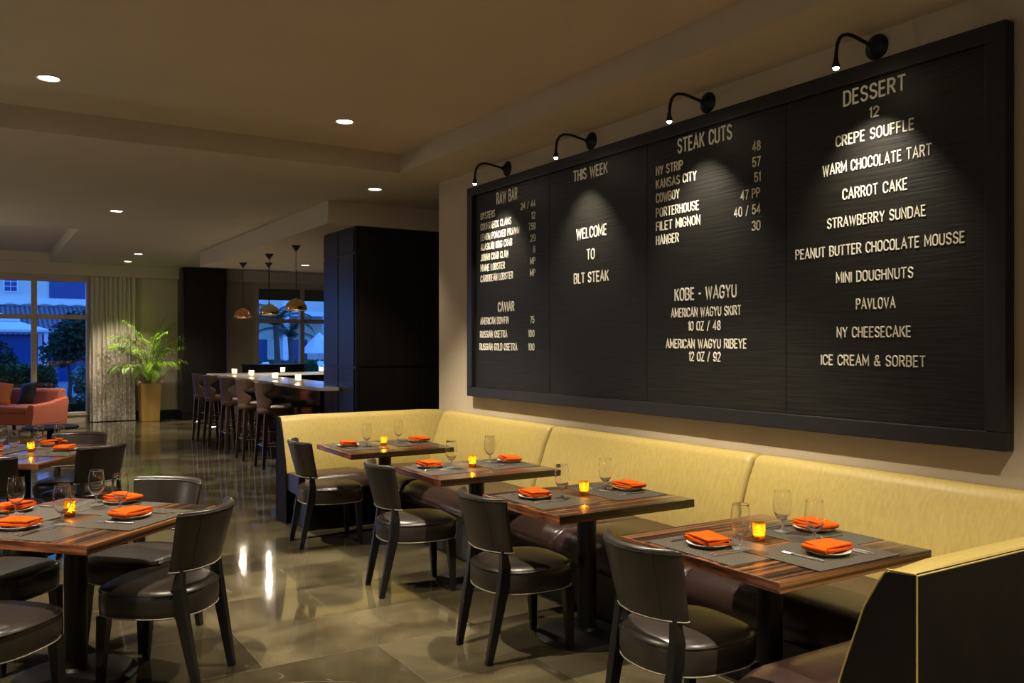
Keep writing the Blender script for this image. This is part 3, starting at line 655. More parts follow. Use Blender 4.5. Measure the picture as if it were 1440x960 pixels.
# ------------------------------------------------------------------ place settings
ZT = .7505
def protos():
    P = {}
    P['placemat'] = MB().box(-.18, .18, -.24, .24, 0, .0016).build('placemat', M_mat, smooth=False)
    P['plate'] = MB().lathe([(.001, .004), (.045, .004), (.052, .0), (.056, .0), (.060, .006), (.088, .014), (.089, .0165), (.086, .0168), (.060, .009), (.05, .007), (.001, .007)], 36).build('plate', M_china)
    nk = MB()
    def sheet(x0, x1, y0, y1, z, th, curl, rot):
        n = 9; m = 7; top = []; bot = []
        for i in range(n + 1):
            for j in range(m + 1):
                u, v = i / n, j / m; x = x0 + (x1 - x0) * u; y = y0 + (y1 - y0) * v
                zz = z + .0022 * math.sin(5 * u + 3 * v + z * 400) + curl * (u ** 3) * .004
                c, s_ = math.cos(rot), math.sin(rot); top.append((x * c - y * s_, x * s_ + y * c, zz + th)); bot.append((x * c - y * s_, x * s_ + y * c, zz))
        o = (n + 1) * (m + 1); fs = []
        for i in range(n):
            for j in range(m):
                a = i * (m + 1) + j; fs += [(a, a + m + 1, a + m + 2, a + 1), (o + a, o + a + 1, o + a + m + 2, o + a + m + 1)]
        for j in range(m): fs += [(j, j + 1, o + j + 1, o + j), (n * (m + 1) + j + 1, n * (m + 1) + j, o + n * (m + 1) + j, o + n * (m + 1) + j + 1)]
        for i in range(n): fs += [((i + 1) * (m + 1), i * (m + 1), o + i * (m + 1), o + (i + 1) * (m + 1)), (i * (m + 1) + m, (i + 1) * (m + 1) + m, o + (i + 1) * (m + 1) + m, o + i * (m + 1) + m)]
        nk.add(top + bot, fs)
    sheet(-.058, .058, -.082, .082, .0, .0075, 0, 0); sheet(-.060, .055, -.080, .083, .0085, .0075, .4, .03); sheet(-.056, .05, -.078, .076, .017, .007, .7, -.04)
    # folded edge joining the layers on the diner's left
    nk.tube([(-.058, .080, .0115), (-.02, .084, .0125), (.02, .084, .0125), (.054, .08, .013)], .0105, 10)
    P['napkin'] = nk.build('napkin', M_napkin, bevel=.0012)
    fk = MB(); fk.tube([(-.095, 0, .003), (-.05, 0, .0035), (0, 0, .003), (.035, 0, .0025), (.05, 0, .004)], [.0052, .0042, .003, .003, .007], 8)
    for k in range(4): fk.tube([(.048, (k - 1.5) * .0055, .004), (.07, (k - 1.5) * .0056, .0028), (.095, (k - 1.5) * .0052, .0048)], [.0019, .0017, .001], 6)
    P['fork'] = fk.build('fork', M_steel)
    kn = MB(); kn.loft([[(x, -w, .0006), (x, w, .0006), (x, w * .8, h), (x, -w * .8, h)] for x, w, h in ((-.105, .005, .004), (-.09, .0062, .0065), (-.02, .0055, .006), (-.005, .0045, .004), (.01, .008, .0022), (.07, .0085, .002), (.095, .006, .0018), (.105, .001, .0014))])
    P['knife'] = kn.build('knife', M_steel, bevel=.0006)
    prof = [(.0005, .0006), (.034, .0006), (.0355, .002), (.033, .0038), (.012, .0065), (.0062, .012), (.0052, .022), (.0058, .036), (.009, .046), (.020, .056), (.031, .072), (.0375, .092), (.0395, .112), (.0385, .138), (.0355, .165), (.0335, .181)]
    inner = [(.0325, .1812), (.0343, .165), (.0373, .138), (.0383, .112), (.0362, .092), (.0295, .073), (.018, .0585), (.006, .0525), (.0005, .052)]
    g = empty('water_goblet', (0, 0, 0))
    MB().lathe([(.0006, .0495), (.0062, .0495)] + prof[9:-1] + [(.03365, .1798), (.03355, .1808), (.0332, .1813), (.0329, .1808), (.0328, .1798), (.0347, .165), (.0377, .138), (.0387, .112), (.0367, .092), (.0300, .073), (.0185, .0582), (.006, .0530), (.0006, .0525)], 36).build('bowl', M_bowl, g, ang=80)
    MB().lathe(prof[:8] + [(.0062, .046), (.0062, .0492), (.0006, .0492)], 32).build('stem', M_glass, g, ang=80)
    P['goblet'] = g
    return P
PR = protos(); used = set()
def put(kind, x, y, z, rz, label, cat, group):
    o = PR[kind]
    if kind in used: o = copy_tree(o)
    used.add(kind); o.location = (x, y, z); o.rotation_euler = (0, 0, rz); return tag(o, label, cat, group)
rnd = random.Random(3)
def setting(tdesc, side, mx, my, ang, plate, goblet, up=0., nk=None):
    """mx, my: centre of the mat; ang: the way the diner faces"""
    w = f'{side} of the {tdesc}'
    c, s_ = math.cos(ang), math.sin(ang)
    def P(f_, r_): return (mx + f_ * c + r_ * s_, my + f_ * s_ - r_ * c)     # forward, to the right
    put('placemat', mx, my, ZT + up, ang, f'grey woven placemat, {w}', 'placemat', 'woven placemats')
    z = ZT + .0022 + up
    px, py = plate; put('plate', px, py, z, ang, f'white plate under the orange napkin, {w}', 'plate', 'white side plates')
    put('napkin', px, py, z + .0172, ang + (nk if nk is not None else rnd.uniform(-.2, .2)), f'folded orange napkin on a plate, {w}', 'napkin', 'orange napkins')
    fr = (px - mx) * s_ - (py - my) * c
    a = P(-.01, fr - .135); put('fork', a[0], a[1], z, ang + .03, f'steel fork left of the napkin, {w}', 'fork', 'steel forks')
    a = P(-.02, fr + .115); put('knife', a[0], a[1], z, ang - .02, f'inner steel knife, {w}', 'knife', 'steel knives')
    a = P(-.03, fr + .142); put('knife', a[0], a[1], z, ang - .02, f'outer steel knife, {w}', 'knife', 'steel knives')
    gx, gy = goblet; d = math.hypot(gx - mx, gy - my)
    put('goblet', gx, gy, z, 0, f'clear water goblet, {w}', 'glass', 'water goblets')
n1, n2, n3, n4 = 'nearest banquette table', 'second banquette table', 'third banquette table', 'corner banquette table'
l1, l2 = 'left front table', 'rear left table'
setting(n1, 'chair side', 2.58, 2.525, 0, (2.56, 2.565), (2.63, 2.455), nk=-.15)
setting(n1, 'wall side', 3.095, 2.49, PI, (3.18, 2.535), (3.03, 2.585))
setting(n1, 'near side', 2.85, 2.235, PI / 2, (2.86, 2.215), (2.945, 2.345), up=.0018)
setting(n2, 'chair side', 2.60, 3.81, 0, (2.565, 3.86), (2.68, 3.77))
setting(n2, 'wall side', 3.07, 3.80, PI, (3.17, 3.81), (3.03, 3.84))
setting(n3, 'chair side', 2.63, 5.10, R(-1), (2.60, 5.19), (2.715, 5.10))
setting(n3, 'wall side', 3.10, 5.10, PI, (3.20, 5.14), (3.08, 5.21))
setting(n4, 'chair side', 2.63, 6.57, R(-1), (2.58, 6.62), (2.70, 6.525))
setting(n4, 'wall side', 3.10, 6.62, PI, (3.20, 6.60), (3.06, 6.70))
def loc(cx, cy_, A, e1, e2): return (cx + e1 * math.cos(A) - e2 * math.sin(A), cy_ + e1 * math.sin(A) + e2 * math.cos(A))
T1c = (.413, 4.58, A1); T2c = (.32, 7.54, A2)
setting(l1, 'right side', *loc(*T1c, .06, -.265), A1 + PI / 2, (.637, 4.44), (.617, 4.655), up=.0018)
setting(l1, 'far side', *loc(*T1c, .265, .06), A1 + PI, (.655, 4.90), (.535, 4.885))
setting(l1, 'near side', *loc(*T1c, -.265, -.03), A1, (.172, 4.46), (.345, 4.45))
setting(l1, 'left side', *loc(*T1c, -.05, .265), A1 - PI / 2, (.165, 4.91), (.175, 4.815), up=.0018)
setting(l2, 'right side', *loc(*T2c, .05, -.265), A2 + PI / 2, (.60, 7.50), (.585, 7.80), up=.0018)
setting(l2, 'far side', *loc(*T2c, .38, .05), A2 + PI, (.55, 7.95), (.44, 7.83))
setting(l2, 'near side', *loc(*T2c, -.36, .04), A2, (.08, 7.27), (.255, 7.45))
setting(l2, 'left side', *loc(*T2c, .0, .265), A2 - PI / 2, (.10, 7.72), (.19, 7.93), up=.0018)

# ------------------------------------------------------------------ candles
def make_votive(kind):
    amb = kind == 'amber'
    t = empty('votive_candle', (0, 0, 0)); s_ = 1. if amb else 1.55
    o = [(.0005, 0), (.0235, 0), (.0255, .002), (.0284, .0725), (.0285, .074), (.0274, .0752), (.0263, .074), (.0262, .0725), (.0235, .006), (.0005, .006)]
    MB().lathe([(r * s_, z * (1. if amb else 1.25)) for r, z in o], 28).build('glass_cup', M_amber if amb else M_frost, t, ang=60)
    MB().lathe([(.0005, .0065), (.021 * s_, .0065), (.0215 * s_, .024), (.019 * s_, .0255), (.0005, .0245)], 20).build('wax', M_wax if amb else M_wwax, t)
    MB().lathe([(.0006, .0245), (.0045, .029), (.0055, .034), (.0036, .043), (.0008, .052)], 12).build('flame', M_flame, t)
    lamp('candle_light', 'POINT', (0, 0, .05), .32 if amb else 1.0, (1, .68, .28) if amb else (1, .72, .4), t, shadow_soft_size=.008)
    return t
va = make_votive('amber'); vw = make_votive('white'); vf = {'amber': True, 'white': True}
def votive(kind, x, y, z, label):
    src = va if kind == 'amber' else vw; o = src if vf[kind] else copy_tree(src); vf[kind] = False
    o.location = (x, y, z); return tag(o, label, 'candle', 'amber glass candles on the tables' if kind == 'amber' else 'white votive candles on the bar')
for x, y, d in ((2.815, 2.525, n1), (2.85, 3.80, n2), (2.865, 5.08, n3), (2.86, 6.55, n4), (.393, 4.66, l1), (.375, 7.62, l2)):
    votive('amber', x, y, ZT + .0005, f'lit candle in an amber glass cup on the {d}')
for x, y, d in ((3.76, 14.9, 'at the far end of the near bar counter'), (3.76, 13.85, 'second from the far end of the near bar counter'),
                (3.74, 12.5, 'third from the far end of the near bar counter'), (3.79, 11.6, 'nearest the black block on the bar counter'),
                (4.73, 15.35, 'on the rear bar counter before the window mullion'), (5.45, 15.35, 'at the right end of the rear bar counter')):
    votive('white', x, y, 1.0705, f'lit white votive candle {d}')
# ------------------------------------------------------------------ bar
def fillet(poly, rad, seg=8):
    out = []; n = len(poly)
    for i, p in enumerate(poly):
        r = rad.get(i, 0)
        if not r: out.append(p); continue
        a = Vector(poly[i - 1]); b = Vector(p); c = Vector(poly[(i + 1) % n]); d1 = (a - b).normalized(); d2 = (c - b).normalized()
        ctr = b + (d1 + d2) * r
        for k in range(seg + 1):
            t = PI / 2 * k / seg; q = ctr - d2 * r * math.cos(t) - d1 * r * math.sin(t); out.append((q.x, q.y))
    return out
bar = empty('bar_counter', (3.75, 12.5, 0), 0, 'long bar counter with white stone top and glossy black front', 'bar counter')
pl = fillet([(3.45, 9.75), (3.69, 9.75), (3.69, 10.36), (4.08, 10.36), (4.08, 15.08), (8.4, 15.08), (8.4, 15.6), (3.45, 15.6)], {0: .16, 7: .06})
MB().extrude([(x - 3.75, y - 12.5) for x, y in pl], 'z', 1.028, 1.07).build('countertop', M_counter, bar, smooth=False, bevel=.004)
MB().box(3.66 - 3.75, 3.72 - 3.75, 10.35 - 12.5, 15.3 - 12.5, .0, 1.028).box(3.66 - 3.75, 8.3 - 3.75, 15.3 - 12.5, 15.36 - 12.5, 0, 1.028).box(3.72 - 3.75, 4.02 - 3.75, 10.36 - 12.5, 15.08 - 12.5, .1, .99).build('front_panel', M_barfront, bar, smooth=False, bevel=.003)
MB().tube([(3.585 - 3.75, 10.5 - 12.5, .2), (3.585 - 3.75, 15.1 - 12.5, .2)], .02, 12).build('foot_rail', M_chrome, bar)

def make_stool():
    t = empty('bar_stool', (0, 0, 0))
    MB().loft([[(x * s_, y * s_, z) for x, y in sup(0, .215, .215, 36, 2.6)] for z, s_ in ((.69, .9), (.70, .97), (.72, 1), (.755, 1), (.775, .95), (.785, .8), (.788, .3))]).build('seat', M_stool, t, ang=80)
    def ring(hw, x0, cur, z):
        pts = []
        for i in range(40):
            a = 2 * PI * i / 40; u = math.copysign(abs(math.cos(a)) ** .4, math.cos(a)); w = math.copysign(abs(math.sin(a)) ** .7, math.sin(a))
            pts.append((x0 + cur * u * u - w * .017, hw * u, z))
        return pts
    prof = [(.150, -.185, .05, .690), (.165, -.190, .06, .70), (.185, -.198, .07, .74), (.215, -.205, .09, .80), (.232, -.210, .11, .845), (.222, -.213, .10, .88), (.175, -.216, .06, .905), (.158, -.218, .05, .93), (.165, -.221, .055, .955), (.215, -.225, .10, .985), (.252, -.229, .14, 1.015), (.262, -.234, .155, 1.05), (.258, -.237, .15, 1.082), (.245, -.238, .135, 1.092)]
    MB().loft([ring(*p) for p in prof]).build('backrest', M_stool, t, ang=80)
    for sx in (-1, 1):
        for sy in (-1, 1):
            MB().leg([(.20 * sx, .185 * sy, 0), (.15 * sx, .15 * sy, .70)], [(.018, .018), (.028, .028)]).build('leg', M_stoolwood, t, smooth=False, bevel=.004)
    fr = MB(); q = [(.18, .168), (.18, -.168), (-.18, -.168), (-.18, .168)]
    for a, b in zip(q, q[1:] + q[:1]): fr.tube([(a[0], a[1], .29), (b[0], b[1], .29)], .009, 8)
    for a, b in ((0, 2), (1, 3)): fr.tube([(q[a][0] * .98, q[a][1] * .98, .45), (q[b][0] * .98, q[b][1] * .98, .45)], .005, 6)
    fr.build('footrest', M_chrome, t)
    return t
st = make_stool()
SG = 'brown leather stools along the bar counter'
for i, (y, l) in enumerate(((14.76, 'brown leather bar stool farthest from the camera'), (13.97, 'brown leather bar stool second from the far end of the bar'),
        (12.92, 'brown leather bar stool in the middle of the row of five'), (11.97, 'brown leather bar stool second nearest, along the bar'), (11.02, 'brown leather bar stool nearest the camera, beside the cream banquette'))):
    o = st if i == 0 else copy_tree(st); o.location = (3.29, y, 0); tag(o, l, 'bar stool', SG)
cab = empty('back_cabinet', (5.3, 17.9, 0), 0, 'low black cabinet behind the bar beneath the window', 'cabinet')
MB().box(-.56, .6, -.25, .25, 0, 1.13).build('body', M_dark, cab, bevel=.006, smooth=False)
MB().box(-.58, .62, -.27, .27, 1.13, 1.165).build('top', M_black, cab, bevel=.004, smooth=False)
for k in range(2): MB().box(-.53 + k * .575, .015 + k * .575, -.272, -.25, .12, 1.1).build('door', M_dark, cab, bevel=.004, smooth=False)

def pendant(x, y, zb, m, w, label):
    t = empty('pendant_lamp', (x, y, 2.94), 0, label, 'pendant lamp', 'metal dome pendants over the bar')
    MB().lathe([(.062, -.001), (.062, -.008), (.012, -.075), (.006, -.085)], 24).build('canopy', M_iron, t)
    zt = zb + .17 * w / .30 - 2.94
    MB().tube([(0, 0, -.08), (0, 0, zt)], .0045, 8).build('cord', M_iron, t)
    k = w / .30
    prof = [(.004, .172), (.012, .170), (.014, .158), (.045, .152), (.085, .132), (.118, .10), (.140, .062), (.149, .030), (.148, .012), (.138, .0), (.118, -.006), (.098, -.002), (.092, .012), (.10, .03), (.108, .05), (.095, .08), (.06, .108), (.02, .12), (.002, .122)]
    MB().lathe([(r * k, z * k + zb - 2.94) for r, z in prof], 40).build('dome_shade', m, t, ang=60)
    MB().lathe([(.001, .118), (.022, .105), (.03, .075), (.02, .05), (.001, .042)], 16, (0, 0, zb - 2.94)).build('bulb', M_lens, t)
    lamp('pendant_light', 'POINT', (0, 0, zb - 2.94 + .015), 20, WARM, t, shadow_soft_size=.02)
pendant(3.80, 14.5, 2.02, M_copper, .30, 'copper dome pendant lamp, leftmost over the bar')
pendant(3.77, 12.9, 2.03, M_silver, .30, 'silvery dome pendant lamp, middle of the three over the bar')
pendant(3.76, 11.6, 2.05, M_brass, .30, 'brass dome pendant lamp, nearest the black block')
pendant(4.17, 14.3, 2.06, M_copper, .26, 'pendant lamp mostly hidden behind the middle dome')

# ------------------------------------------------------------------ sofa corner, plant, curtain
so = empty('armchair', (.78, 18.11, 0), R(226 - 270), 'rust red armchair with rounded arms in front of the tall window', 'armchair')
# local: -y is the front, +x the end nearest the camera
MB().box(-.56, .56, -.40, .30, .13, .34).build('base', M_rust, so, bevel=.03, seg=3)
MB().box(-.43, .43, -.43, .18, .34, .47).build('seat_cushion', M_rust, so, bevel=.045, seg=4)
MB().loft([[(x, y, z) for y, z in ((.16, .30), (.40, .30), (.44, .72), (.40, .76), (.30, .76), (.25, .70))] for x in (-.54, .54)]).build('backrest', M_rust, so, bevel=.04, seg=3)
for s_ in (-1, 1):
    MB().loft([[(s_ * (.43 + dx), y, z) for dx, z in ((.0, .13), (.0, .46 + h), (.03, .52 + h), (.09, .545 + h), (.16, .52 + h), (.165, .46 + h), (.12, .10))] for y, h in ((-.45, -.10), (-.43, -.04), (0, -.01), (.42, .08), (.43, .06))]).build('arm', M_rust, so, bevel=.02, seg=3)
    for yy in (-.34, .3): MB().leg([(s_ * .48, yy, 0), (s_ * .48, yy, .135)], [(.02, .02), (.03, .03)]).build('leg', M_black, so, smooth=False)
def pillow(x, y, z, w, h, rx, ry, rz, m, label):
    rings = []; n = 9
    for i in range(n + 1):
        t = -1 + 2 * i / n; th = .075 * (1 - t ** 4) + .004; rings.append([(a * w * (1 - .05 * (1 - t * t)) * 1.0, b * th * max(.08, (1 - abs(a * 2) ** 3.5)), t * h) for a, b in [(.5 * math.copysign(abs(math.cos(2 * PI * k / 24)) ** .8, math.cos(2 * PI * k / 24)), math.sin(2 * PI * k / 24)) for k in range(24)]])
    o = MB().loft(rings).build('pillow', m, ang=80, loc=(x, y, z)); o.rotation_euler = (rx, ry, rz); return tag(o, label, 'pillow')
pillow(.42, 18.13, .685, .44, .20, R(-14), R(4), R(-44), M_pillow, 'square orange pillow leaning in the rust red armchair')
pillow(.83, 17.98, .69, .42, .20, R(-20), R(-6), R(-52), M_dpillow, 'dark pillow beside the orange one in the rust red armchair')
ct = empty('coffee_table', (1.0, 14.9, 0), 0, 'low dark round table in front of the rust red armchair', 'table')
MB().lathe([(.001, .29), (.38, .29), (.39, .295), (.39, .32), (.38, .327), (.001, .327)], 36).build('top', M_matt, ct)
MB().lathe([(.27, 0), (.27, .02), (.06, .05), (.05, .27), (.12, .29)], 28).build('pedestal', M_matt, ct)

pp_ = empty('potted_palm', (3.085, 19.09, 0), 0, 'green potted palm in a tall square mustard planter against the wall', 'plant')
MB().loft([[(a * s_, b * s_, z) for a, b in ((-1, -1), (1, -1), (1, 1), (-1, 1))] for z, s_ in ((0, .175), (.78, .195), (.78, .175), (.72, .172))]).build('planter', M_planter, pp_, smooth=False, bevel=.006)
MB().box(-.168, .168, -.168, .168, .70, .735).build('soil', M_soil, pp_, smooth=False)
rp = random.Random(11)
def frond(az, lean, length, droop, z0=.74, wl=.33):
    mb = MB(); pts = []; n = 16; p = Vector((rp.uniform(-.05, .05), rp.uniform(-.05, .03), z0)); ang = lean; dirh = Vector((math.cos(az), math.sin(az), 0))
    for i in range(n + 1):
        pts.append(p.copy()); t = i / n; d = dirh * math.sin(ang) + Vector((0, 0, 1)) * math.cos(ang); p = p + d * length / n; ang += droop / n * (1.6 * t + .2)
        p.y = min(p.y, .24); p.x = min(p.x, .55) if p.y > -.28 else p.x
    mb.cur = 1; mb.tube(pts, [.007 * (1 - .8 * i / n) + .0012 for i in range(n + 1)], 6); mb.cur = 0
    side = Vector((-math.sin(az), math.cos(az), 0))
    m = 24
    for j in range(m):
        t = .26 + .74 * j / (m - 1); f = t * n; i = min(int(f), n - 1); q = pts[i].lerp(pts[i + 1], f - i); d = (pts[i + 1] - pts[i]).normalized()
        L = wl * (math.sin(PI * min(1, (t - .16) * 1.02)) ** .6 * .9 + .12)
        for s_ in (-1, 1):
            dd = (side * s_ * .95 + d * (.5 + .5 * t) + Vector((0, 0, -.25 + rp.uniform(-.2, .2)))).normalized()
            nn = dd.cross(Vector((0, 0, 1))).normalized() * .0075
            k = [q, q + dd * L * .4 + Vector((0, 0, .01)) + nn, q + dd * L * .4 + Vector((0, 0, .01)) - nn, q + dd * L * .75 + Vector((0, 0, -.015 * L / .2)) + nn * .7, q + dd * L * .75 + Vector((0, 0, -.015 * L / .2)) - nn * .7, q + dd * L + Vector((0, 0, -.06 * L / .2))]
            for v in k:
                v.y = min(v.y, .26)
                if v.y > -.28: v.x = min(v.x, .57)
            mb.add(k, [(0, 1, 2), (1, 3, 4, 2), (3, 5, 4)])
    mb.build('frond', [M_palm, M_stem], pp_, smooth=False)
for a in ((190, .12, 1.65, 1.9), (205, .2, 1.55, 2.1), (172, .28, 1.35, 1.7), (10, .12, 1.62, .9), (-15, .22, 1.5, 1.5), (25, .32, 1.35, 1.3), (240, .12, 1.45, 1.6), (300, .12, 1.5, 1.3), (270, .3, 1.0, 2.4),
          (250, .45, .85, 2.5), (215, .5, 1.05, 2.3), (320, .45, 1.0, 2.0), (350, .55, 1.1, 1.8), (185, .6, 1.0, 2.1), (285, .5, .8, 2.7), (95, .05, 1.5, .6), (200, .02, 1.7, 1.2), (0, .02, 1.66, .7), (230, .25, 1.3, 1.9), (340, .3, 1.3, 1.6), (290, .1, 1.35, 1.0)):
    frond(R(a[0]), a[1] * .75, a[2] * .86, a[3] * .95)

cu = MB(); n = 150; rows = 10; g = []
for r in range(rows + 1):
    z = .015 + 2.94 * r / rows
    for i in range(n + 1):
        u = i / n; x = 1.99 + .85 * u; am = .035 + .012 * math.sin(u * 23 + 1)
        g.append((x + .006 * math.sin(r * 1.3 + u * 40), 19.27 + am * math.sin(u * 62 + .6 * math.sin(u * 17)) * (1 - .25 * r / rows), z))
cu.add(g, [(r * (n + 1) + i, r * (n + 1) + i + 1, (r + 1) * (n + 1) + i + 1, (r + 1) * (n + 1) + i) for r in range(rows) for i in range(n)])
tag(cu.build('curtain', M_curtain, ang=180), 'sheer pale curtain with shimmering pattern beside the tall window', 'curtain')

# ------------------------------------------------------------------ outdoors, at dusk
struct(MB().box(-40, 60, 19.6, 75, -.25, -.05), 'ground', M_paving)
def cloud(mb, c, rad, n, size, rg, hollow=.55):
    for _ in range(n):
        while True:
            p = Vector((rg.uniform(-1, 1), rg.uniform(-1, 1), rg.uniform(-1, 1)))
            if hollow < p.length < 1: break
        q = Vector((c[0] + p.x * rad[0], c[1] + p.y * rad[1], c[2] + p.z * rad[2]))
        a = Vector((rg.gauss(0, 1), rg.gauss(0, 1), rg.gauss(0, 1))).normalized(); b = a.cross(Vector((rg.gauss(0, 1), rg.gauss(0, 1), rg.gauss(0, 1)))).normalized()
        s_ = size * rg.uniform(.6, 1.3); mb.add([q - a * s_, q + b * s_ * .5, q + a * s_, q - b * s_ * .5], [(0, 1, 2, 3)])
def hedge(x0, x1, y, d, h, label):
    rg = random.Random(int(x0 * 10 + y * 3)); t = empty('hedge', ((x0 + x1) / 2, y, -.05), 0, label, 'hedge')
    mb = MB(); w = (x1 - x0) / 2; mb.box(-w + .08, w - .08, -d + .08, d - .08, 0, h - .08)
    for _ in range(int(900 * (x1 - x0) * (h + d))):
        f = rg.random()
        if f < .6: p = (rg.uniform(-w, w), -d + rg.uniform(-.05, .07), rg.uniform(0, h))
        elif f < .9: p = (rg.uniform(-w, w), rg.uniform(-d, d), h + rg.uniform(-.08, .05))
        else: p = (rg.choice((-w, w)) + rg.uniform(-.05, .05), rg.uniform(-d, d), rg.uniform(0, h))
        cloud(mb, p, (.02, .02, .02), 1, .055, rg, 0)
    mb.build('foliage', M_hedge, t, smooth=False)
hedge(-1.2, 1.55, 22.2, .45, 1.12, 'clipped green hedge outside the tall window')
hedge(1.45, 3.4, 21.0, .35, .42, 'low clipped hedge at the right foot of the tall window, outside')
def tree(name, x, y, h, rad, n, size, m, label, cat='tree', blobs=9, zc=.66):
    rg = random.Random(int(x * 31 + y * 7)); t = empty(name, (x, y, -.05), 0, label, cat)
    MB().tube([(0, 0, 0), (.05, .02, h * .3), (-.03, 0, h * .6), (0, 0, h * .75)], [.05 * h / 2, .04 * h / 2, .03 * h / 2, .015 * h / 2], 8).build('trunk', M_bark, t)
    mb = MB()
    for _ in range(blobs):
        a = rg.uniform(0, 2 * PI); q = rg.uniform(0, .62); cloud(mb, (math.cos(a) * rad * q, math.sin(a) * rad * q, h * zc + rg.uniform(-.5, .5) * h * .3), (rad * .5, rad * .5, h * .17), n // blobs, size, rg, .3)
    mb.build('crown', m, t, smooth=False)
tree('tree', 2.05, 24.6, 2.35, 1.0, 3600, .07, M_tree, 'dark spreading tree in the garden outside the tall window', zc=.74)
tree('tree', .55, 26.5, 1.9, .8, 2200, .07, M_tree, 'smaller dark tree left of the spreading one, outside', zc=.6)
tree('shrub', 2.15, 21.9, 1.5, .42, 900, .06, M_shrub, 'pale leafy shrub rising over the low hedge outside', 'shrub', zc=.55)
bl = empty('house', (2, 46, -.05), 0, 'pale stucco house with a tiled porch roof outside the tall window', 'building')
MB().box(-14, 5.2, 0, 6, 0, 9).build('wall', M_stucco, bl, smooth=False)
rf = MB(); rf.loft([[(x, y, z) for y, z in ((-.02, 3.42), (-.02, 3.25), (-3.9, 2.05), (-3.9, 2.22))] for x in (-14, 5.2)]); rf.build('porch_roof', M_tiles, bl, smooth=False)
MB().tube([(x * .2 - 14, -.1, 3.55 + .05 * math.sin(x * 1.8)) for x in range(97)], .09, 6).box(-14, 5.2, -.16, 0, 3.5, 3.78).build('ridge_cap', M_white, bl, smooth=False)
MB().box(-14, 5.2, -3.5, -3.4, 0, 2.1).build('lower_wall', M_slate, bl, smooth=False)
MB().box(1.02, 2.55, -.05, 0, 3.82, 5.6).build('large_window', M_slate, bl, smooth=False)
w_ = MB(); w_.box(-.86, -.86 + .62, -.06, 0, 4.05, 4.82)
wn_ = w_.build('small_window', M_white, bl, smooth=False)
for i in range(2):
    for j in range(3): MB().box(-.80 + i * .26, -.57 + i * .26, -.07, -.05, 4.10 + j * .23, 4.30 + j * .23).build('window_glass', M_slate, wn_, smooth=False)
gz = empty('gazebo', (.40, 27.5, -.05), 0, 'white canvas gazebo with a two-tier roof outside the tall window', 'gazebo')
def hip(mb, a, z0, b, z1): mb.loft([[(x * a, y * a, z0 - .06) for x, y in ((-1, -1), (1, -1), (1, 1), (-1, 1))], [(x * a, y * a, z0) for x, y in ((-1, -1), (1, -1), (1, 1), (-1, 1))], [(x * b, y * b, z1) for x, y in ((-1, -1), (1, -1), (1, 1), (-1, 1))]])
m_ = MB(); hip(m_, 1.35, 2.02, .55, 2.28); m_.build('lower_canopy', M_canvas, gz, smooth=False)
m_ = MB(); hip(m_, .66, 2.32, .03, 2.56); m_.build('upper_canopy', M_canvas, gz, smooth=False)
for sx in (-1, 1):
    for sy in (-1, 1): MB().box(1.25 * sx - .05, 1.25 * sx + .05, 1.25 * sy - .05, 1.25 * sy + .05, 0, 2.0).build('post', M_white, gz, smooth=False)
tag(MB().box(-.6, .5, -.4, .4, 0, .75).build('covered_table', M_tarp, loc=(.35, 25.2, -.05), bevel=.08, smooth=False), 'blue covered table outside behind the hedge', 'table')

# building, palms and loungers seen over the bar
ap = empty('apartment_building', (16, 48, -.05), 0, 'pale building with balconies seen through the bar window', 'building')
MB().box(-8, 9, 0, 6, 0, 11).build('wall', M_stucco, ap, smooth=False)
for z in (3.2, 6.1):
    MB().box(-4.0, 2.9, -1.6, 0, z, z + .25).build('balcony_slab', M_white, ap, smooth=False)
    rl = MB(); rl.box(-4.0, 2.9, -1.6, -1.52, z + .25, z + 1.1); rl.build('balcony_parapet', M_stucco, ap, smooth=False)
for x in (-4.0, -1.7, .6, 2.7, 4.3): MB().box(x, x + .35, -1.62, -1.3, 0, 8.5).build('pier', M_white, ap, smooth=False)
for x in (-3.2, -.9, 1.4, 3.4, 5.4, -6.4):
    for z in (.2, 4.3, 7.0): MB().box(x, x + 1.1, -.04, .02, z, z + 1.7).build('window_opening', M_slate, ap, smooth=False)
MB().box(2.9, 9, -2.6, 0, 3.0, 3.45).build('porch_roof', M_white, ap, smooth=False)
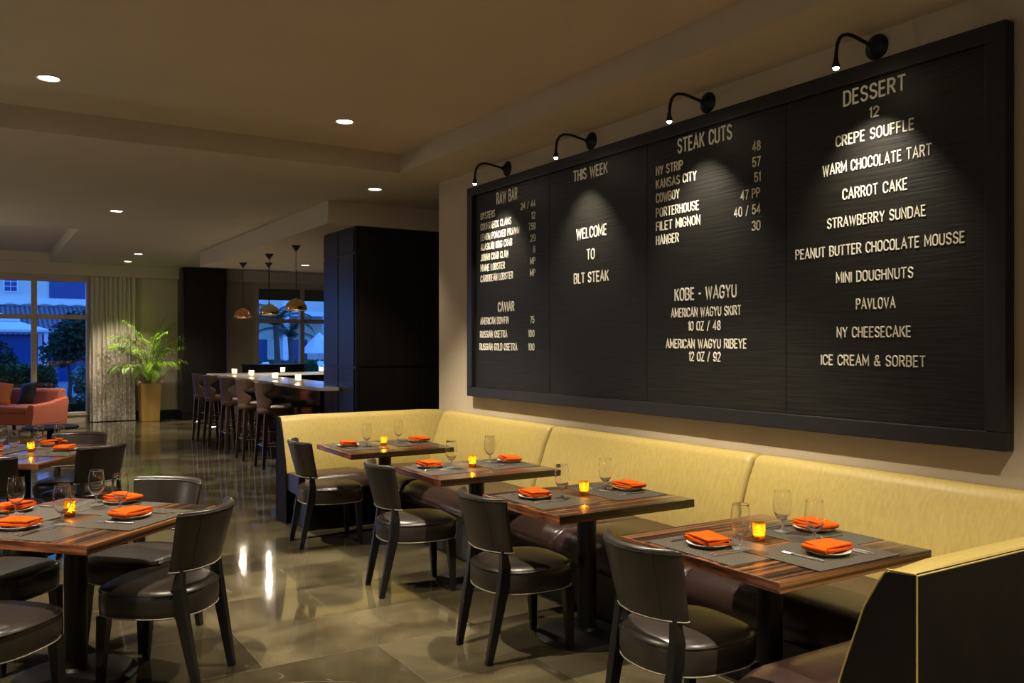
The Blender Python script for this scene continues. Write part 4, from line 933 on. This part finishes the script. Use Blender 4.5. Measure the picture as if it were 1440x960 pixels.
def palm(x, y, h, label):
    rg = random.Random(int(x * 17)); t = empty('palm_tree', (x, y, -.05), 0, label, 'palm tree')
    MB().tube([(0, 0, 0), (.06, 0, h * .4), (.02, 0, h * .8), (0, 0, h)], [.13, .1, .09, .1], 8).build('trunk', M_bark, t)
    for k in range(11):
        az = 2 * PI * k / 11 + rg.uniform(-.2, .2); p = Vector((0, 0, h)); an = rg.uniform(.3, 1.1); mb = MB(); pts = []
        for i in range(9): pts.append(p.copy()); p = p + (Vector((math.cos(az), math.sin(az), 0)) * math.sin(an) + Vector((0, 0, math.cos(an)))) * .16; an += .2
        sd = Vector((-math.sin(az), math.cos(az), 0)); mb.tube(pts, .012, 5)
        for i in range(1, 9):
            for s_ in (-1, 1):
                for dd in (0, .5):
                    q = pts[i - 1].lerp(pts[i], dd); e = q + (sd * s_ * .8 + (pts[i] - pts[i - 1]).normalized() * .7 + Vector((0, 0, -.35))) * .32; w = (pts[i] - pts[i - 1]).normalized() * .03; mb.add([q - w, q + w, e], [(0, 1, 2)])
        mb.build('frond', M_tree, t, smooth=False)
palm(8.1, 27.0, 2.25, 'dark palm at the left of the bar window, outside')
palm(9.35, 29.5, 1.9, 'second palm behind the sunshade, outside the bar window')
hedge(7.2, 12.5, 31, .5, 1.0, 'dark hedge outside the bar window')
um = empty('sunshade', (9.35, 26.5, -.05), 0, 'white garden sunshade outside the bar window', 'umbrella')
MB().lathe([(.62, 1.35), (.60, 1.40), (.3, 1.75), (.02, 2.0)], 8).build('canopy', M_canvas, um, smooth=False)
MB().tube([(0, 0, 0), (0, 0, 1.95)], .03, 8).build('pole', M_white, um)
def lounger(x, y, rz, label):
    t = empty('sun_lounger', (x, y, -.05), rz, label, 'sun lounger', 'sun loungers outside the bar window')
    MB().box(-.35, .35, -.9, .3, .38, .46).build('seat', M_canvas, t, bevel=.02, smooth=False)
    MB().loft([[(x_, y_, z) for y_, z in ((.28, .38), (.30, .46), (.75, 1.12), (.80, 1.08))] for x_ in (-.35, .35)]).build('backrest', M_canvas, t, smooth=False)
    for sx in (-1, 1):
        MB().tube([(.33 * sx, -.8, 0), (.33 * sx, -.8, .6), (.33 * sx, .3, .62), (.33 * sx, .5, 0)], .025, 8).build('side_frame', M_white, t)
lounger(9.3, 24.5, R(10), 'white sun lounger at the right of the bar window')
lounger(10.35, 24.7, R(-5), 'white sun lounger half hidden by the black block')
lounger(7.75, 24.3, R(60), 'white sun lounger at the left foot of the bar window')
